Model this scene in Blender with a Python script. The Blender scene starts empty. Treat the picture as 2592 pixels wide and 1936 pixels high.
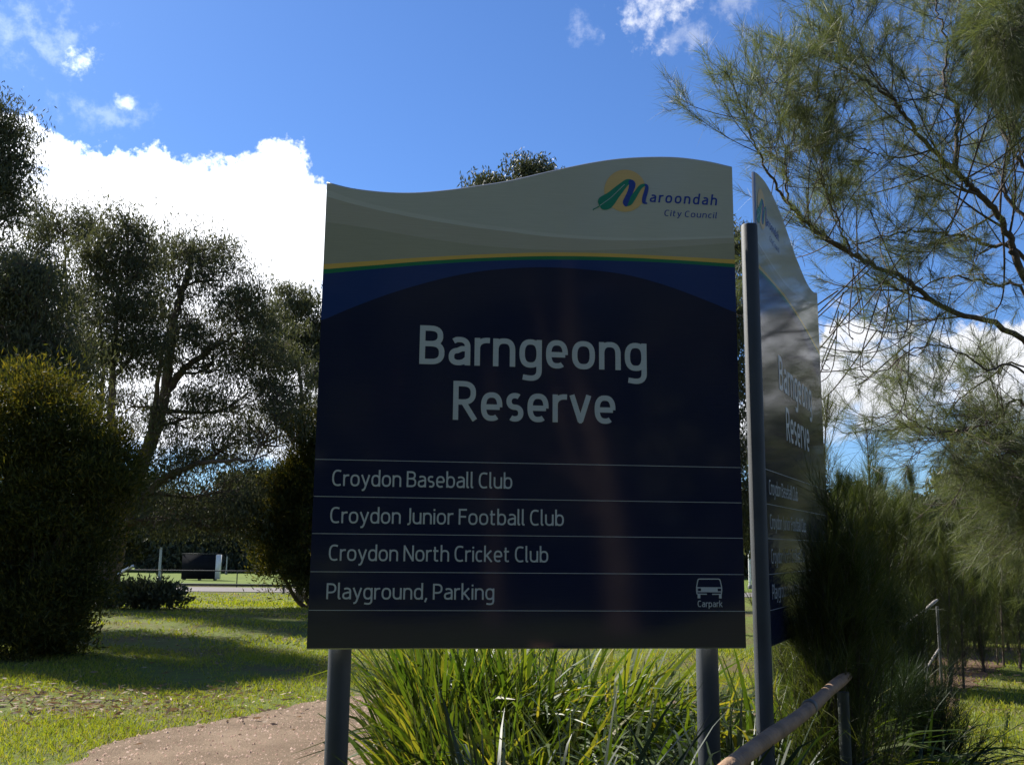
import bpy, math, random
import numpy as np
from mathutils import Matrix, Vector

sc = bpy.context.scene
col = sc.collection
rnd = random.Random(7)
rng = np.random.default_rng(7)
rad = math.radians

# ------------------------------------------------------------------ camera
FPX = 2450.0                      # focal length in photograph pixels (2592 x 1936)
PITCH, ROLL, CAMH = rad(9.55), rad(0.57), 1.6
cam_d = bpy.data.cameras.new('camera')
cam_d.sensor_width = 36.0
cam_d.lens = FPX / 2592 * 36.0
cam_d.clip_start = 0.05
cam_d.clip_end = 6000
cam = bpy.data.objects.new('camera', cam_d)
col.objects.link(cam)
cam.matrix_world = (Matrix.Translation((0, 0, CAMH)) @ Matrix.Rotation(rad(90) + PITCH, 4, 'X')
                    @ Matrix.Rotation(ROLL, 4, 'Z'))
sc.camera = cam
CAM = np.array([0, 0, CAMH])
_m = np.array(cam.matrix_world)[:3, :3]
CX, CU, CF = _m[:, 0], _m[:, 1], -_m[:, 2]


def ray(px, py):
    return CX * (px - 1296) / FPX + CU * (968 - py) / FPX + CF


def at(px, py, Y):
    """world point at distance Y (metres ahead) measured off the photograph"""
    d = ray(px, py)
    return CAM + d * (Y / d[1])


# ------------------------------------------------------------------ sun, sky, exposure
SUN_AZ, SUN_EL = rad(-47), rad(41)      # azimuth from straight ahead (+Y), negative = left
sun_dir = Vector((math.sin(SUN_AZ) * math.cos(SUN_EL), math.cos(SUN_AZ) * math.cos(SUN_EL), math.sin(SUN_EL)))
sd = bpy.data.lights.new('sun', 'SUN')
sd.energy = 5.0
sd.angle = rad(0.53)
sd.color = (1.0, 0.95, 0.86)
so = bpy.data.objects.new('sun', sd)
col.objects.link(so)
so.rotation_euler = sun_dir.to_track_quat('Z', 'Y').to_euler()

world = bpy.data.worlds.new('World')
sc.world = world
world.use_nodes = True
wn = world.node_tree
wn.nodes.clear()


def N(t, typ, **kw):
    n = t.nodes.new(typ)
    for k, v in kw.items():
        setattr(n, k, v)
    return n


def mth(t, op, a, b=None, c=None, clamp=False):
    n = t.nodes.new('ShaderNodeMath')
    n.operation = op
    n.use_clamp = clamp
    for i, v in enumerate((a, b, c)):
        if v is None:
            continue
        if isinstance(v, (int, float)):
            n.inputs[i].default_value = v
        else:
            t.links.new(v, n.inputs[i])
    return n.outputs[0]


def smooth(t, v, lo, hi):
    n = t.nodes.new('ShaderNodeMapRange')
    n.interpolation_type = 'SMOOTHSTEP'
    t.links.new(v, n.inputs[0])
    n.inputs[1].default_value = lo
    n.inputs[2].default_value = hi
    return n.outputs[0]


def build_sky():
    t = wn
    L = t.links.new
    out = N(t, 'ShaderNodeOutputWorld')
    bg = N(t, 'ShaderNodeBackground')
    bg.inputs[1].default_value = 1.0
    L(bg.outputs[0], out.inputs[0])
    sky = N(t, 'ShaderNodeTexSky')
    sky.sky_type = 'NISHITA'
    sky.sun_disc = False
    sky.sun_elevation = SUN_EL
    sky.sun_rotation = SUN_AZ
    sky.air_density = 1.0
    sky.dust_density = 0.25
    sky.ozone_density = 3.0
    sk = N(t, 'ShaderNodeMix', data_type='RGBA', blend_type='MULTIPLY')
    sk.inputs[0].default_value = 1.0
    L(sky.outputs[0], sk.inputs[6])
    sk.inputs[7].default_value = (0.036, 0.051, 0.073, 1)      # strength, ~0.053
    tc = N(t, 'ShaderNodeTexCoord')
    sep = N(t, 'ShaderNodeSeparateXYZ')
    L(tc.outputs['Generated'], sep.inputs[0])
    X, Y, Z = sep.outputs
    el = mth(t, 'MULTIPLY', mth(t, 'ARCSINE', Z), 180 / math.pi)
    az = mth(t, 'MULTIPLY', mth(t, 'ARCTAN2', X, Y), 180 / math.pi)

    def noise(scale, detail=8, rough=0.55, off=0.0, stretch=(1, 1, 1)):
        mp = N(t, 'ShaderNodeMapping')
        mp.inputs['Location'].default_value = (off, off * 0.7, off * 1.3)
        mp.inputs['Scale'].default_value = stretch
        L(tc.outputs['Generated'], mp.inputs[0])
        n = N(t, 'ShaderNodeTexNoise')
        n.inputs['Scale'].default_value = scale
        n.inputs['Detail'].default_value = detail
        n.inputs['Roughness'].default_value = rough
        L(mp.outputs[0], n.inputs['Vector'])
        return mth(t, 'SUBTRACT', n.outputs[0], 0.5)

    def curve(pts):
        fc = N(t, 'ShaderNodeFloatCurve')
        cu = fc.mapping.curves[0]
        fc.mapping.use_clip = False
        cu.points[0].location = (0, pts[0][1] / 60)
        cu.points[1].location = (1, pts[-1][1] / 60)
        for a, e in pts[1:-1]:
            cu.points.new((a + 180) / 360, e / 60)
        fc.mapping.update()
        L(mth(t, 'MULTIPLY_ADD', az, 1 / 360, 0.5), fc.inputs[1])
        return mth(t, 'MULTIPLY', fc.outputs[0], 60)

    n_big, n_mid, n_fine = noise(7, 3, 0.5, 2.1), noise(22, 5, 0.6, 4.4), noise(60, 8, 0.65, 9.1)
    # tops of the cumulus bank that rings the horizon
    top = curve([(-180, 16), (-150, 11), (-120, 19), (-90, 12), (-62, 20), (-40, 19), (-33, 22.3), (-28.4, 22.6),
                 (-26.2, 20.9), (-23.5, 20.9), (-20, 21.3), (-17, 21.5), (-15.3, 22.9), (-13.4, 22.2), (-12.2, 21.8),
                 (-11.3, 20.6), (-10.3, 19), (-8.5, 12), (-7, 5), (-4, 4), (4, 3), (12, 7), (16, 11), (20, 12.4), (26, 12), (34, 14), (48, 9),
                 (70, 17), (95, 12), (125, 18), (150, 13), (180, 16)])
    wob = mth(t, 'ADD', mth(t, 'MULTIPLY', n_mid, 5.0), mth(t, 'MULTIPLY', n_fine, 3.0))
    d_top = mth(t, 'SUBTRACT', mth(t, 'ADD', top, wob), el)
    m_top = smooth(t, d_top, -0.25, 0.75)
    bot = mth(t, 'ADD', mth(t, 'MULTIPLY', n_big, 12.0), mth(t, 'ADD', wob, 5.2))
    m_bot = smooth(t, mth(t, 'SUBTRACT', el, bot), -0.8, 1.6)
    holes = smooth(t, mth(t, 'ADD', noise(6, 6, 0.6, 1.7, (1, 1, 2.6)), mth(t, 'MULTIPLY', d_top, 0.012)), -0.17, -0.05)
    bank = mth(t, 'MULTIPLY', mth(t, 'MULTIPLY', m_top, m_bot), holes)
    # loose scraps of cloud higher up, all over the sky
    wn1 = mth(t, 'ADD', noise(3.1, 9, 0.62, 5.05), mth(t, 'MULTIPLY', noise(1.3, 2, 0.5, 3.3), 0.55))

    def puff(a0, e0, ra, re, k):
        da = mth(t, 'DIVIDE', mth(t, 'SUBTRACT', az, a0), ra)
        de = mth(t, 'DIVIDE', mth(t, 'SUBTRACT', el, e0), re)
        r = mth(t, 'SQRT', mth(t, 'ADD', mth(t, 'MULTIPLY', da, da), mth(t, 'MULTIPLY', de, de)))
        r = mth(t, 'ADD', r, mth(t, 'MULTIPLY', mth(t, 'ADD', n_mid, mth(t, 'MULTIPLY', n_fine, 1.5)), 2.6))
        return mth(t, 'MULTIPLY', smooth(t, mth(t, 'MULTIPLY', r, -1), -1.25, 0.35), k)

    scraps = mth(t, 'MULTIPLY', smooth(t, wn1, 0.24, 0.52), 0.5)
    for p in ((-25.4, 25.3, 1.0, .75, .55), (-23.4, 23.6, .62, .4, .45), (-28.5, 26.0, 3.2, 1.6, .12), (-24.5, 22.9, 2.2, 1.0, .12),
              (9.3, 31.6, 2.7, 2.6, .75), (11.0, 29.0, 2.2, 1.1, .3), (13.5, 30.6, 1.6, 2.0, .3), (4.3, 29.6, 1.0, .8, .2),
              (62, 33, 6, 3, .7), (-95, 36, 8, 3, .7), (140, 30, 9, 3, .7), (-150, 42, 7, 4, .6), (19, 9.8, 6.0, 3.0, .95)):
        scraps = mth(t, 'MAXIMUM', scraps, puff(*p))
    mask = mth(t, 'MAXIMUM', bank, scraps, clamp=True)
    # clouds glow towards the sun (forward scattering), greyer away from it and in their thick parts
    dot = N(t, 'ShaderNodeVectorMath', operation='DOT_PRODUCT')
    L(tc.outputs['Generated'], dot.inputs[0])
    dot.inputs[1].default_value = sun_dir
    fwd = mth(t, 'POWER', mth(t, 'MAXIMUM', dot.outputs['Value'], 0.0), 7.0)
    lum = mth(t, 'ADD', mth(t, 'MULTIPLY', fwd, 1.8), 0.47)
    body = mth(t, 'ADD', 1.0, mth(t, 'MULTIPLY', mth(t, 'ADD', n_big, n_mid), 0.35))
    lum = mth(t, 'MULTIPLY', lum, body)
    cc = N(t, 'ShaderNodeCombineColor')
    L(mth(t, 'MULTIPLY', lum, 0.98), cc.inputs[0])
    L(mth(t, 'MULTIPLY', lum, 1.0), cc.inputs[1])
    L(mth(t, 'MULTIPLY', lum, 1.06), cc.inputs[2])
    mix = N(t, 'ShaderNodeMix', data_type='RGBA')
    L(mask, mix.inputs[0])
    L(sk.outputs[2], mix.inputs[6])
    L(cc.outputs[0], mix.inputs[7])
    L(mix.outputs[2], bg.inputs[0])


build_sky()
world.cycles.sampling_method = 'MANUAL'
world.cycles.sample_map_resolution = 512
sc.view_settings.view_transform = 'Standard'
sc.view_settings.look = 'None'
sc.view_settings.exposure = 1.05
sc.view_settings.gamma = 1.0
sc.view_settings.use_curve_mapping = False
sc.cycles.max_bounces = 6
sc.cycles.transparent_max_bounces = 8


# ------------------------------------------------------------------ materials
def new_mat(name):
    m = bpy.data.materials.new(name)
    m.use_nodes = True
    nt = m.node_tree
    return m, nt, nt.nodes['Principled BSDF']


def solid(name, c, rough=0.6, metal=0.0, var=0.12, scale=8.0, bump=0.0, bscale=60.0, spec=0.5):
    """plain surface with a little uneven tone and relief"""
    m, nt, b = new_mat(name)
    tc = N(nt, 'ShaderNodeTexCoord')
    n = N(nt, 'ShaderNodeTexNoise')
    n.inputs['Scale'].default_value = scale
    n.inputs['Detail'].default_value = 6
    nt.links.new(tc.outputs['Object'], n.inputs['Vector'])
    cr = N(nt, 'ShaderNodeValToRGB')
    cr.color_ramp.elements[0].position = 0.3
    cr.color_ramp.elements[1].position = 0.7
    cr.color_ramp.elements[0].color = [x * (1 - var) for x in c] + [1]
    cr.color_ramp.elements[1].color = [min(1, x * (1 + var)) for x in c] + [1]
    nt.links.new(n.outputs[0], cr.inputs[0])
    nt.links.new(cr.outputs[0], b.inputs['Base Color'])
    b.inputs['Roughness'].default_value = rough
    b.inputs['Metallic'].default_value = metal
    b.inputs['Specular IOR Level'].default_value = spec
    if bump:
        n2 = N(nt, 'ShaderNodeTexNoise')
        n2.inputs['Scale'].default_value = bscale
        n2.inputs['Detail'].default_value = 4
        nt.links.new(tc.outputs['Object'], n2.inputs['Vector'])
        bp = N(nt, 'ShaderNodeBump')
        bp.inputs['Strength'].default_value = bump
        bp.inputs['Distance'].default_value = 0.02
        nt.links.new(n2.outputs[0], bp.inputs['Height'])
        nt.links.new(bp.outputs[0], b.inputs['Normal'])
    return m


def leafy(name, cols, rough=0.5, trans=0.35, tcol=None, spec=0.3, clump=1.5):
    """thin leaf: per-leaf hue from its own island, clump tone from noise, light passing through"""
    m, nt, b = new_mat(name)
    geo = N(nt, 'ShaderNodeNewGeometry')
    tc = N(nt, 'ShaderNodeTexCoord')
    n = N(nt, 'ShaderNodeTexNoise')
    n.inputs['Scale'].default_value = clump
    n.inputs['Detail'].default_value = 3
    nt.links.new(tc.outputs['Object'], n.inputs['Vector'])
    v = mth(nt, 'ADD', mth(nt, 'MULTIPLY', geo.outputs['Random Per Island'], 0.6), mth(nt, 'MULTIPLY', n.outputs[0], 0.5), clamp=True)
    cr = N(nt, 'ShaderNodeValToRGB')
    e = cr.color_ramp.elements
    e[0].position, e[1].position = 0.05, 0.95
    e[0].color, e[1].color = list(cols[0]) + [1], list(cols[-1]) + [1]
    for i, c in enumerate(cols[1:-1]):
        x = e.new(0.05 + 0.9 * (i + 1) / (len(cols) - 1))
        x.color = list(c) + [1]
    nt.links.new(v, cr.inputs[0])
    nt.links.new(cr.outputs[0], b.inputs['Base Color'])
    b.inputs['Roughness'].default_value = rough
    b.inputs['Specular IOR Level'].default_value = spec
    tr = N(nt, 'ShaderNodeBsdfTranslucent')
    mx = N(nt, 'ShaderNodeMix', data_type='RGBA', blend_type='MULTIPLY')
    mx.inputs[0].default_value = 1
    nt.links.new(cr.outputs[0], mx.inputs[6])
    mx.inputs[7].default_value = list(tcol or (1.6, 1.5, 0.7)) + [1]
    nt.links.new(mx.outputs[2], tr.inputs[0])
    ms = N(nt, 'ShaderNodeMixShader')
    ms.inputs[0].default_value = trans
    nt.links.new(b.outputs[0], ms.inputs[1])
    nt.links.new(tr.outputs[0], ms.inputs[2])
    nt.links.new(ms.outputs[0], nt.nodes['Material Output'].inputs[0])
    return m


def ground_mat(name, ramp, s1, s2, bump=0.6, bscale=40, rough=0.95):
    m, nt, b = new_mat(name)
    tc = N(nt, 'ShaderNodeTexCoord')
    a = N(nt, 'ShaderNodeTexNoise')
    a.inputs['Scale'].default_value = s1
    a.inputs['Detail'].default_value = 8
    a.inputs['Roughness'].default_value = 0.65
    c = N(nt, 'ShaderNodeTexNoise')
    c.inputs['Scale'].default_value = s2
    c.inputs['Detail'].default_value = 5
    for n in (a, c):
        nt.links.new(tc.outputs['Object'], n.inputs['Vector'])
    v = mth(nt, 'ADD', mth(nt, 'MULTIPLY', a.outputs[0], 0.6), mth(nt, 'MULTIPLY', c.outputs[0], 0.4))
    cr = N(nt, 'ShaderNodeValToRGB')
    e = cr.color_ramp.elements
    e[0].position, e[1].position = ramp[0][0], ramp[-1][0]
    e[0].color, e[1].color = list(ramp[0][1]) + [1], list(ramp[-1][1]) + [1]
    for p, q in ramp[1:-1]:
        x = e.new(p)
        x.color = list(q) + [1]
    nt.links.new(v, cr.inputs[0])
    nt.links.new(cr.outputs[0], b.inputs['Base Color'])
    b.inputs['Roughness'].default_value = rough
    b.inputs['Specular IOR Level'].default_value = 0.15
    n2 = N(nt, 'ShaderNodeTexNoise')
    n2.inputs['Scale'].default_value = bscale
    n2.inputs['Detail'].default_value = 6
    nt.links.new(tc.outputs['Object'], n2.inputs['Vector'])
    bp = N(nt, 'ShaderNodeBump')
    bp.inputs['Strength'].default_value = bump
    bp.inputs['Distance'].default_value = 0.03
    nt.links.new(n2.outputs[0], bp.inputs['Height'])
    nt.links.new(bp.outputs[0], b.inputs['Normal'])
    return m


def sign_print(name, c, rough=0.07):
    """printed sheet under a glossy film, faint streaks of dirt"""
    m, nt, b = new_mat(name)
    tc = N(nt, 'ShaderNodeTexCoord')
    mp = N(nt, 'ShaderNodeMapping')
    mp.inputs['Scale'].default_value = (3, 3, 90)
    nt.links.new(tc.outputs['Object'], mp.inputs[0])
    n = N(nt, 'ShaderNodeTexNoise')
    n.inputs['Scale'].default_value = 2.5
    n.inputs['Detail'].default_value = 6
    nt.links.new(mp.outputs[0], n.inputs['Vector'])
    n3 = N(nt, 'ShaderNodeTexNoise')
    n3.inputs['Scale'].default_value = 1.7
    n3.inputs['Detail'].default_value = 7
    nt.links.new(tc.outputs['Object'], n3.inputs['Vector'])
    v = mth(nt, 'ADD', mth(nt, 'MULTIPLY', n.outputs[0], 0.5), mth(nt, 'MULTIPLY', n3.outputs[0], 0.5))
    mx = N(nt, 'ShaderNodeMix', data_type='RGBA')
    nt.links.new(smooth(nt, v, 0.3, 0.75), mx.inputs[0])
    mx.inputs[6].default_value = [x * 0.93 for x in c] + [1]
    mx.inputs[7].default_value = [min(1, x * 1.05 + 0.004) for x in c] + [1]
    nt.links.new(mx.outputs[2], b.inputs['Base Color'])
    nt.links.new(mth(nt, 'MULTIPLY_ADD', v, 0.10, rough - 0.045), b.inputs['Roughness'])
    b.inputs['Specular IOR Level'].default_value = 0.42
    bp = N(nt, 'ShaderNodeBump')
    bp.inputs['Strength'].default_value = 0.015
    bp.inputs['Distance'].default_value = 0.002
    nt.links.new(n.outputs[0], bp.inputs['Height'])
    nt.links.new(bp.outputs[0], b.inputs['Normal'])
    return m


M = {}
M['cream'] = sign_print('cream_print', (0.43, 0.445, 0.42))
M['cream2'] = sign_print('pale_swoosh_print', (0.475, 0.49, 0.47))
M['cream3'] = sign_print('tan_swoosh_print', (0.38, 0.37, 0.325))
M['cream4'] = sign_print('olive_swoosh_print', (0.325, 0.325, 0.265))
M['orange'] = sign_print('orange_print', (0.60, 0.40, 0.11))
M['green'] = sign_print('green_print', (0.015, 0.16, 0.08))
M['blue'] = sign_print('blue_print', (0.013, 0.036, 0.15))
M['navy'] = sign_print('navy_print', (0.010, 0.015, 0.046))
M['white'] = sign_print('pale_grey_print', (0.43, 0.48, 0.54), 0.3)
M['logo_orange'] = sign_print('logo_orange_print', (0.60, 0.42, 0.18), 0.25)
M['logo_green'] = sign_print('logo_green_print', (0.01, 0.20, 0.13), 0.25)
M['logo_blue'] = sign_print('logo_blue_print', (0.02, 0.05, 0.30), 0.25)
M['alu'] = solid('aluminium_edge', (0.45, 0.46, 0.47), 0.4, 0.8, 0.08)
M['post'] = solid('grey_post_paint', (0.038, 0.044, 0.05), 0.62, 0.0, 0.2, 5, 0.12, 400, 0.35)
M['rail'] = solid('weathered_timber_rail', (0.27, 0.165, 0.095), 0.8, 0, 0.35, 9, 0.4, 70)
M['grey_rail'] = solid('weathered_grey_timber', (0.27, 0.24, 0.21), 0.8, 0, 0.3, 9, 0.3, 70)
M['galv'] = solid('galvanised_steel', (0.13, 0.13, 0.125), 0.6, 0.3, 0.25, 20)
M['rail_post'] = solid('dull_green_steel', (0.035, 0.042, 0.036), 0.7, 0.0, 0.25, 12)
M['bark'] = solid('dark_gum_bark', (0.105, 0.075, 0.055), 0.9, 0, 0.4, 5, 0.8, 18)
M['bark_pale'] = solid('pale_gum_bark', (0.22, 0.18, 0.15), 0.85, 0, 0.4, 4, 0.5, 14)
M['bark_casu'] = solid('grey_sheoak_bark', (0.085, 0.065, 0.055), 0.9, 0, 0.35, 14, 0.6, 60)
M['twig'] = solid('dry_twig', (0.30, 0.25, 0.19), 0.85, 0, 0.3, 10)
M['black'] = solid('black_mesh_screen', (0.010, 0.011, 0.015), 0.95, 0, 0.2, 3, spec=0.1)
M['white_paint_and_sunlit_stick'] = solid('white_paint_and_sunlit_stick', (0.75, 0.75, 0.74), 0.5, 0, 0.08, 3)  # white paint; also whitens the broken stick as if sunlit
M['fence'] = solid('dark_fence_steel', (0.03, 0.032, 0.032), 0.5, 0.3, 0.2, 5)
M['pole'] = solid('grey_pole', (0.30, 0.33, 0.36), 0.5, 0.2, 0.1, 3)
M['gum'] = leafy('gum_leaves', [(0.040, 0.048, 0.026), (0.066, 0.075, 0.040), (0.10, 0.105, 0.056)], 0.6, 0.30, (1.4, 1.35, 0.8), 0.2, 0.5)
M['gum_far'] = leafy('distant_gum_leaves', [(0.030, 0.040, 0.020), (0.052, 0.062, 0.032), (0.085, 0.085, 0.045)], 0.5, 0.25, (1.4, 1.4, 0.8), 0.3, 0.3)
M['bush'] = leafy('dense_shrub_leaves', [(0.018, 0.028, 0.010), (0.032, 0.046, 0.014), (0.052, 0.062, 0.018), (0.14, 0.125, 0.028)], 0.65, 0.42, (1.9, 1.5, 0.45), 0.2, 1.2)
M['casu'] = leafy('sheoak_needles', [(0.058, 0.075, 0.038), (0.09, 0.11, 0.054), (0.15, 0.155, 0.08)], 0.5, 0.40, (1.4, 1.45, 0.7), 0.35, 1.0)
M['broom'] = leafy('broom_needles', [(0.028, 0.042, 0.014), (0.055, 0.072, 0.022), (0.11, 0.11, 0.04)], 0.5, 0.36, (1.4, 1.5, 0.5), 0.3, 2.0)
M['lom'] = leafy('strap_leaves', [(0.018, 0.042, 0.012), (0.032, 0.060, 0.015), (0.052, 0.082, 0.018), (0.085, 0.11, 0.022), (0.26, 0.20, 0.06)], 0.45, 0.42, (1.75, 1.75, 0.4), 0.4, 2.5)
M['lom_dark_shade'] = leafy('dark_shaded_strap_leaves', [(0.010, 0.022, 0.009), (0.018, 0.034, 0.012), (0.034, 0.050, 0.016)], 0.46, 0.25, (1.6, 1.6, 0.5), 0.35, 2.5)  # dark strap leaves, colour lowered further to stand for shade before the sign
M['grassblade'] = leafy('grass_blades', [(0.115, 0.16, 0.020), (0.17, 0.215, 0.028), (0.20, 0.225, 0.04), (0.31, 0.26, 0.095)], 0.55, 0.42, (1.6, 1.55, 0.4), 0.25, 0.6)
M['litter'] = leafy('dry_leaf_litter', [(0.16, 0.10, 0.06), (0.28, 0.19, 0.12), (0.42, 0.33, 0.24)], 0.7, 0.15, (1.2, 1.0, 0.7), 0.2, 3)
M['pebble'] = leafy('gravel_bits', [(0.16, 0.10, 0.075), (0.30, 0.20, 0.15), (0.44, 0.33, 0.27)], 0.9, 0.0, (1, 1, 1), 0.1, 3)
M['ground'] = ground_mat('grassy_earth', [(0.30, (0.12, 0.075, 0.04)), (0.43, (0.10, 0.085, 0.03)), (0.52, (0.10, 0.125, 0.022)), (0.70, (0.14, 0.17, 0.026))], 0.55, 9, 0.8, 60)
M['path'] = ground_mat('brown_gravel', [(0.30, (0.11, 0.075, 0.047)), (0.46, (0.19, 0.135, 0.088)), (0.6, (0.27, 0.197, 0.132)), (0.74, (0.37, 0.285, 0.20))], 1.6, 60, 0.7, 120)
M['soil'] = ground_mat('bare_brown_soil', [(0.28, (0.08, 0.05, 0.033)), (0.5, (0.14, 0.09, 0.06)), (0.72, (0.21, 0.145, 0.10))], 1.6, 30, 0.9, 80)
M['road'] = ground_mat('pale_asphalt', [(0.3, (0.16, 0.145, 0.14)), (0.7, (0.22, 0.20, 0.19))], 0.5, 20, 0.3, 50)
M['field'] = ground_mat('mown_turf', [(0.3, (0.08, 0.12, 0.02)), (0.7, (0.13, 0.17, 0.03))], 0.15, 3, 0.5, 20)


# ------------------------------------------------------------------ mesh helpers
class MB:
    """collects pieces (verts, equal-sized faces) into one mesh"""

    def __init__(self):
        self.v, self.f, self.mi, self.n = [], [], [], 0

    def add(self, V, F, mi=0):
        V = np.asarray(V, float).reshape(-1, 3)
        F = np.asarray(F, int)
        self.v.append(V)
        self.f.append(F + self.n)
        self.mi.append(np.full(len(F), mi))
        self.n += len(V)

    def mesh(self, name, mats, smooth=False):
        me = bpy.data.meshes.new(name)
        V = np.concatenate(self.v)
        loops = np.concatenate([f.ravel() for f in self.f])
        tot = np.concatenate([np.full(len(f), f.shape[1]) for f in self.f])
        start = np.concatenate([[0], np.cumsum(tot)[:-1]])
        me.vertices.add(len(V))
        me.vertices.foreach_set('co', V.astype(np.float32).ravel())
        me.loops.add(len(loops))
        me.loops.foreach_set('vertex_index', loops.astype(np.int32))
        me.polygons.add(len(tot))
        me.polygons.foreach_set('loop_start', start.astype(np.int32))
        me.polygons.foreach_set('loop_total', tot.astype(np.int32))
        for m in (mats if isinstance(mats, (list, tuple)) else [mats]):
            me.materials.append(m)
        me.polygons.foreach_set('material_index', np.concatenate(self.mi).astype(np.int32))
        if smooth:
            me.polygons.foreach_set('use_smooth', np.ones(len(tot), bool))
        me.update(calc_edges=True)
        me.validate()
        return me

    def build(self, name, mats, parent=None, smooth=False):
        o = bpy.data.objects.new(name, self.mesh(name, mats, smooth))
        col.objects.link(o)
        o.parent = parent
        return o


def tag(o, label=None, cat=None, group=None, kind=None):
    for k, v in (('label', label), ('category', cat), ('group', group), ('kind', kind)):
        if v:
            o[k] = v
    return o


def empty(name, loc, label, cat, group=None, rz=0.0):
    o = bpy.data.objects.new(name, None)
    o.empty_display_size = 0.2
    col.objects.link(o)
    o.location = loc
    o.rotation_euler = (0, 0, rz)
    return tag(o, label, cat, group)


def copy_tree(o, parent=None):
    c = o.copy()
    col.objects.link(c)
    c.parent = parent
    for ch in list(o.children):
        copy_tree(ch, c)
    return c


def unit(v):
    v = np.asarray(v, float)
    return v / (np.linalg.norm(v, axis=-1, keepdims=True) + 1e-9)


TUBE_F = {}


def tube(mb, pts, r, sides=8, caps=True, mi=0):
    P = np.asarray(pts, float)
    n = len(P)
    r = np.broadcast_to(np.asarray(r, float), (n,))
    T = np.gradient(P, axis=0)
    T /= np.sqrt((T * T).sum(1))[:, None] + 1e-9
    ref = (0.31, 0.17, 0.93) if abs(T[0][2]) < 0.8 else (0.93, 0.31, 0.11)
    A = np.cross(T, ref)
    A /= np.sqrt((A * A).sum(1))[:, None] + 1e-9
    B = np.cross(T, A)
    ang = np.arange(sides) * 2 * math.pi / sides
    V = (P[:, None] + r[:, None, None] * (np.cos(ang)[None, :, None] * A[:, None] + np.sin(ang)[None, :, None] * B[:, None])).reshape(-1, 3)
    key = (n, sides)
    if key not in TUBE_F:
        k = np.arange(sides)
        q = np.stack([k, (k + 1) % sides, (k + 1) % sides + sides, k + sides], 1)
        TUBE_F[key] = (np.arange(n - 1)[:, None, None] * sides + q[None]).reshape(-1, 4)
    mb.add(V, TUBE_F[key], mi)
    if caps:
        mb.add(V[:sides], [list(range(sides))[::-1]], mi)
        mb.add(V[-sides:], [list(range(sides))], mi)


def box(mb, lo, hi, mi=0):
    x0, y0, z0 = lo
    x1, y1, z1 = hi
    mb.add([(x0, y0, z0), (x1, y0, z0), (x1, y1, z0), (x0, y1, z0), (x0, y0, z1), (x1, y0, z1), (x1, y1, z1), (x0, y1, z1)],
           [(0, 3, 2, 1), (4, 5, 6, 7), (0, 1, 5, 4), (1, 2, 6, 5), (2, 3, 7, 6), (3, 0, 4, 7)], mi)


def catmull(pts, per=6):
    P = np.asarray(pts, float)
    Q = np.vstack([2 * P[0] - P[1], P, 2 * P[-1] - P[-2]])
    a, b, c, d = (Q[k:len(P) - 1 + k, None] for k in range(4))
    s = (np.arange(per) / per)[None, :, None]
    out = 0.5 * (2 * b + (c - a) * s + (2 * a - 5 * b + 4 * c - d) * s * s + (3 * b - a - 3 * c + d) * s ** 3)
    return np.vstack([out.reshape(-1, P.shape[1]), P[-1:]])


def leaves(mb, base, d, length, width, mi=0, fold=0.0):
    """kite-shaped leaves: one quad each"""
    base = np.asarray(base, float)
    n = len(base)
    d = unit(d)
    s = unit(np.cross(d, rng.normal(size=(n, 3))))
    L = np.broadcast_to(length, (n,))[:, None]
    W = np.broadcast_to(width, (n,))[:, None]
    mid = base + d * L * 0.42
    V = np.stack([base, mid + s * W * 0.5, base + d * L, mid - s * W * 0.5], 1).reshape(-1, 3)
    mb.add(V, np.arange(4 * n).reshape(n, 4), mi)


def needles(mb, base, d, length, width, mi=0, droop=0.0):
    """thin needles: two-segment tapering blades"""
    base = np.asarray(base, float)
    n = len(base)
    d = unit(d)
    s = unit(np.cross(d, rng.normal(size=(n, 3))))
    L = np.broadcast_to(length, (n,))[:, None]
    W = np.broadcast_to(width, (n,))[:, None]
    dn = np.array([0, 0, -1.0]) * droop * L
    mid = base + d * L * 0.5 + dn * 0.25
    tip = base + d * L + dn
    V = np.stack([base - s * W * .5, base + s * W * .5, mid + s * W * .42, mid - s * W * .42, tip], 1).reshape(-1, 3)
    k = np.arange(n)[:, None] * 5
    mb.add(V, k + np.array([[0, 1, 2, 3]]), mi)
    mb.f.append(k + np.array([[3, 2, 4]]) + mb.n - len(V))
    mb.mi.append(np.full(n, mi))


# ------------------------------------------------------------------ ground
def gz(x, y):
    x, y = np.asarray(x, float), np.asarray(y, float)
    s = np.clip((y - 20) / 34, 0, 1)
    z = -1.28 * s * s * (3 - 2 * s)
    return z + 0.012 * np.sin(x * .9 + 1) * np.sin(y * .7) * np.clip(1 - s, 0, 1)


def ground():
    xs = np.unique(np.concatenate([np.linspace(-14, 14, 113), np.linspace(-60, 60, 61), [-2500, -900, -400, -200, -110, 110, 200, 400, 900, 2500]]))
    ys = np.unique(np.concatenate([np.linspace(-4, 30, 137), np.linspace(30, 120, 46), [-2500, -600, -150, -50, -20, -10, 150, 200, 300, 500, 900, 1600, 3000]]))
    Xg, Yg = np.meshgrid(xs, ys)
    V = np.stack([Xg, Yg, gz(Xg, Yg)], -1).reshape(-1, 3)
    nx = len(xs)
    F = [(j * nx + i, j * nx + i + 1, (j + 1) * nx + i + 1, (j + 1) * nx + i) for j in range(len(ys) - 1) for i in range(nx - 1)]
    mb = MB()
    mb.add(V, F)
    tag(mb.build('ground', M['ground'], None, True), 'grassy earth ground reaching to the trees', kind='structure')


ground()


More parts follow.
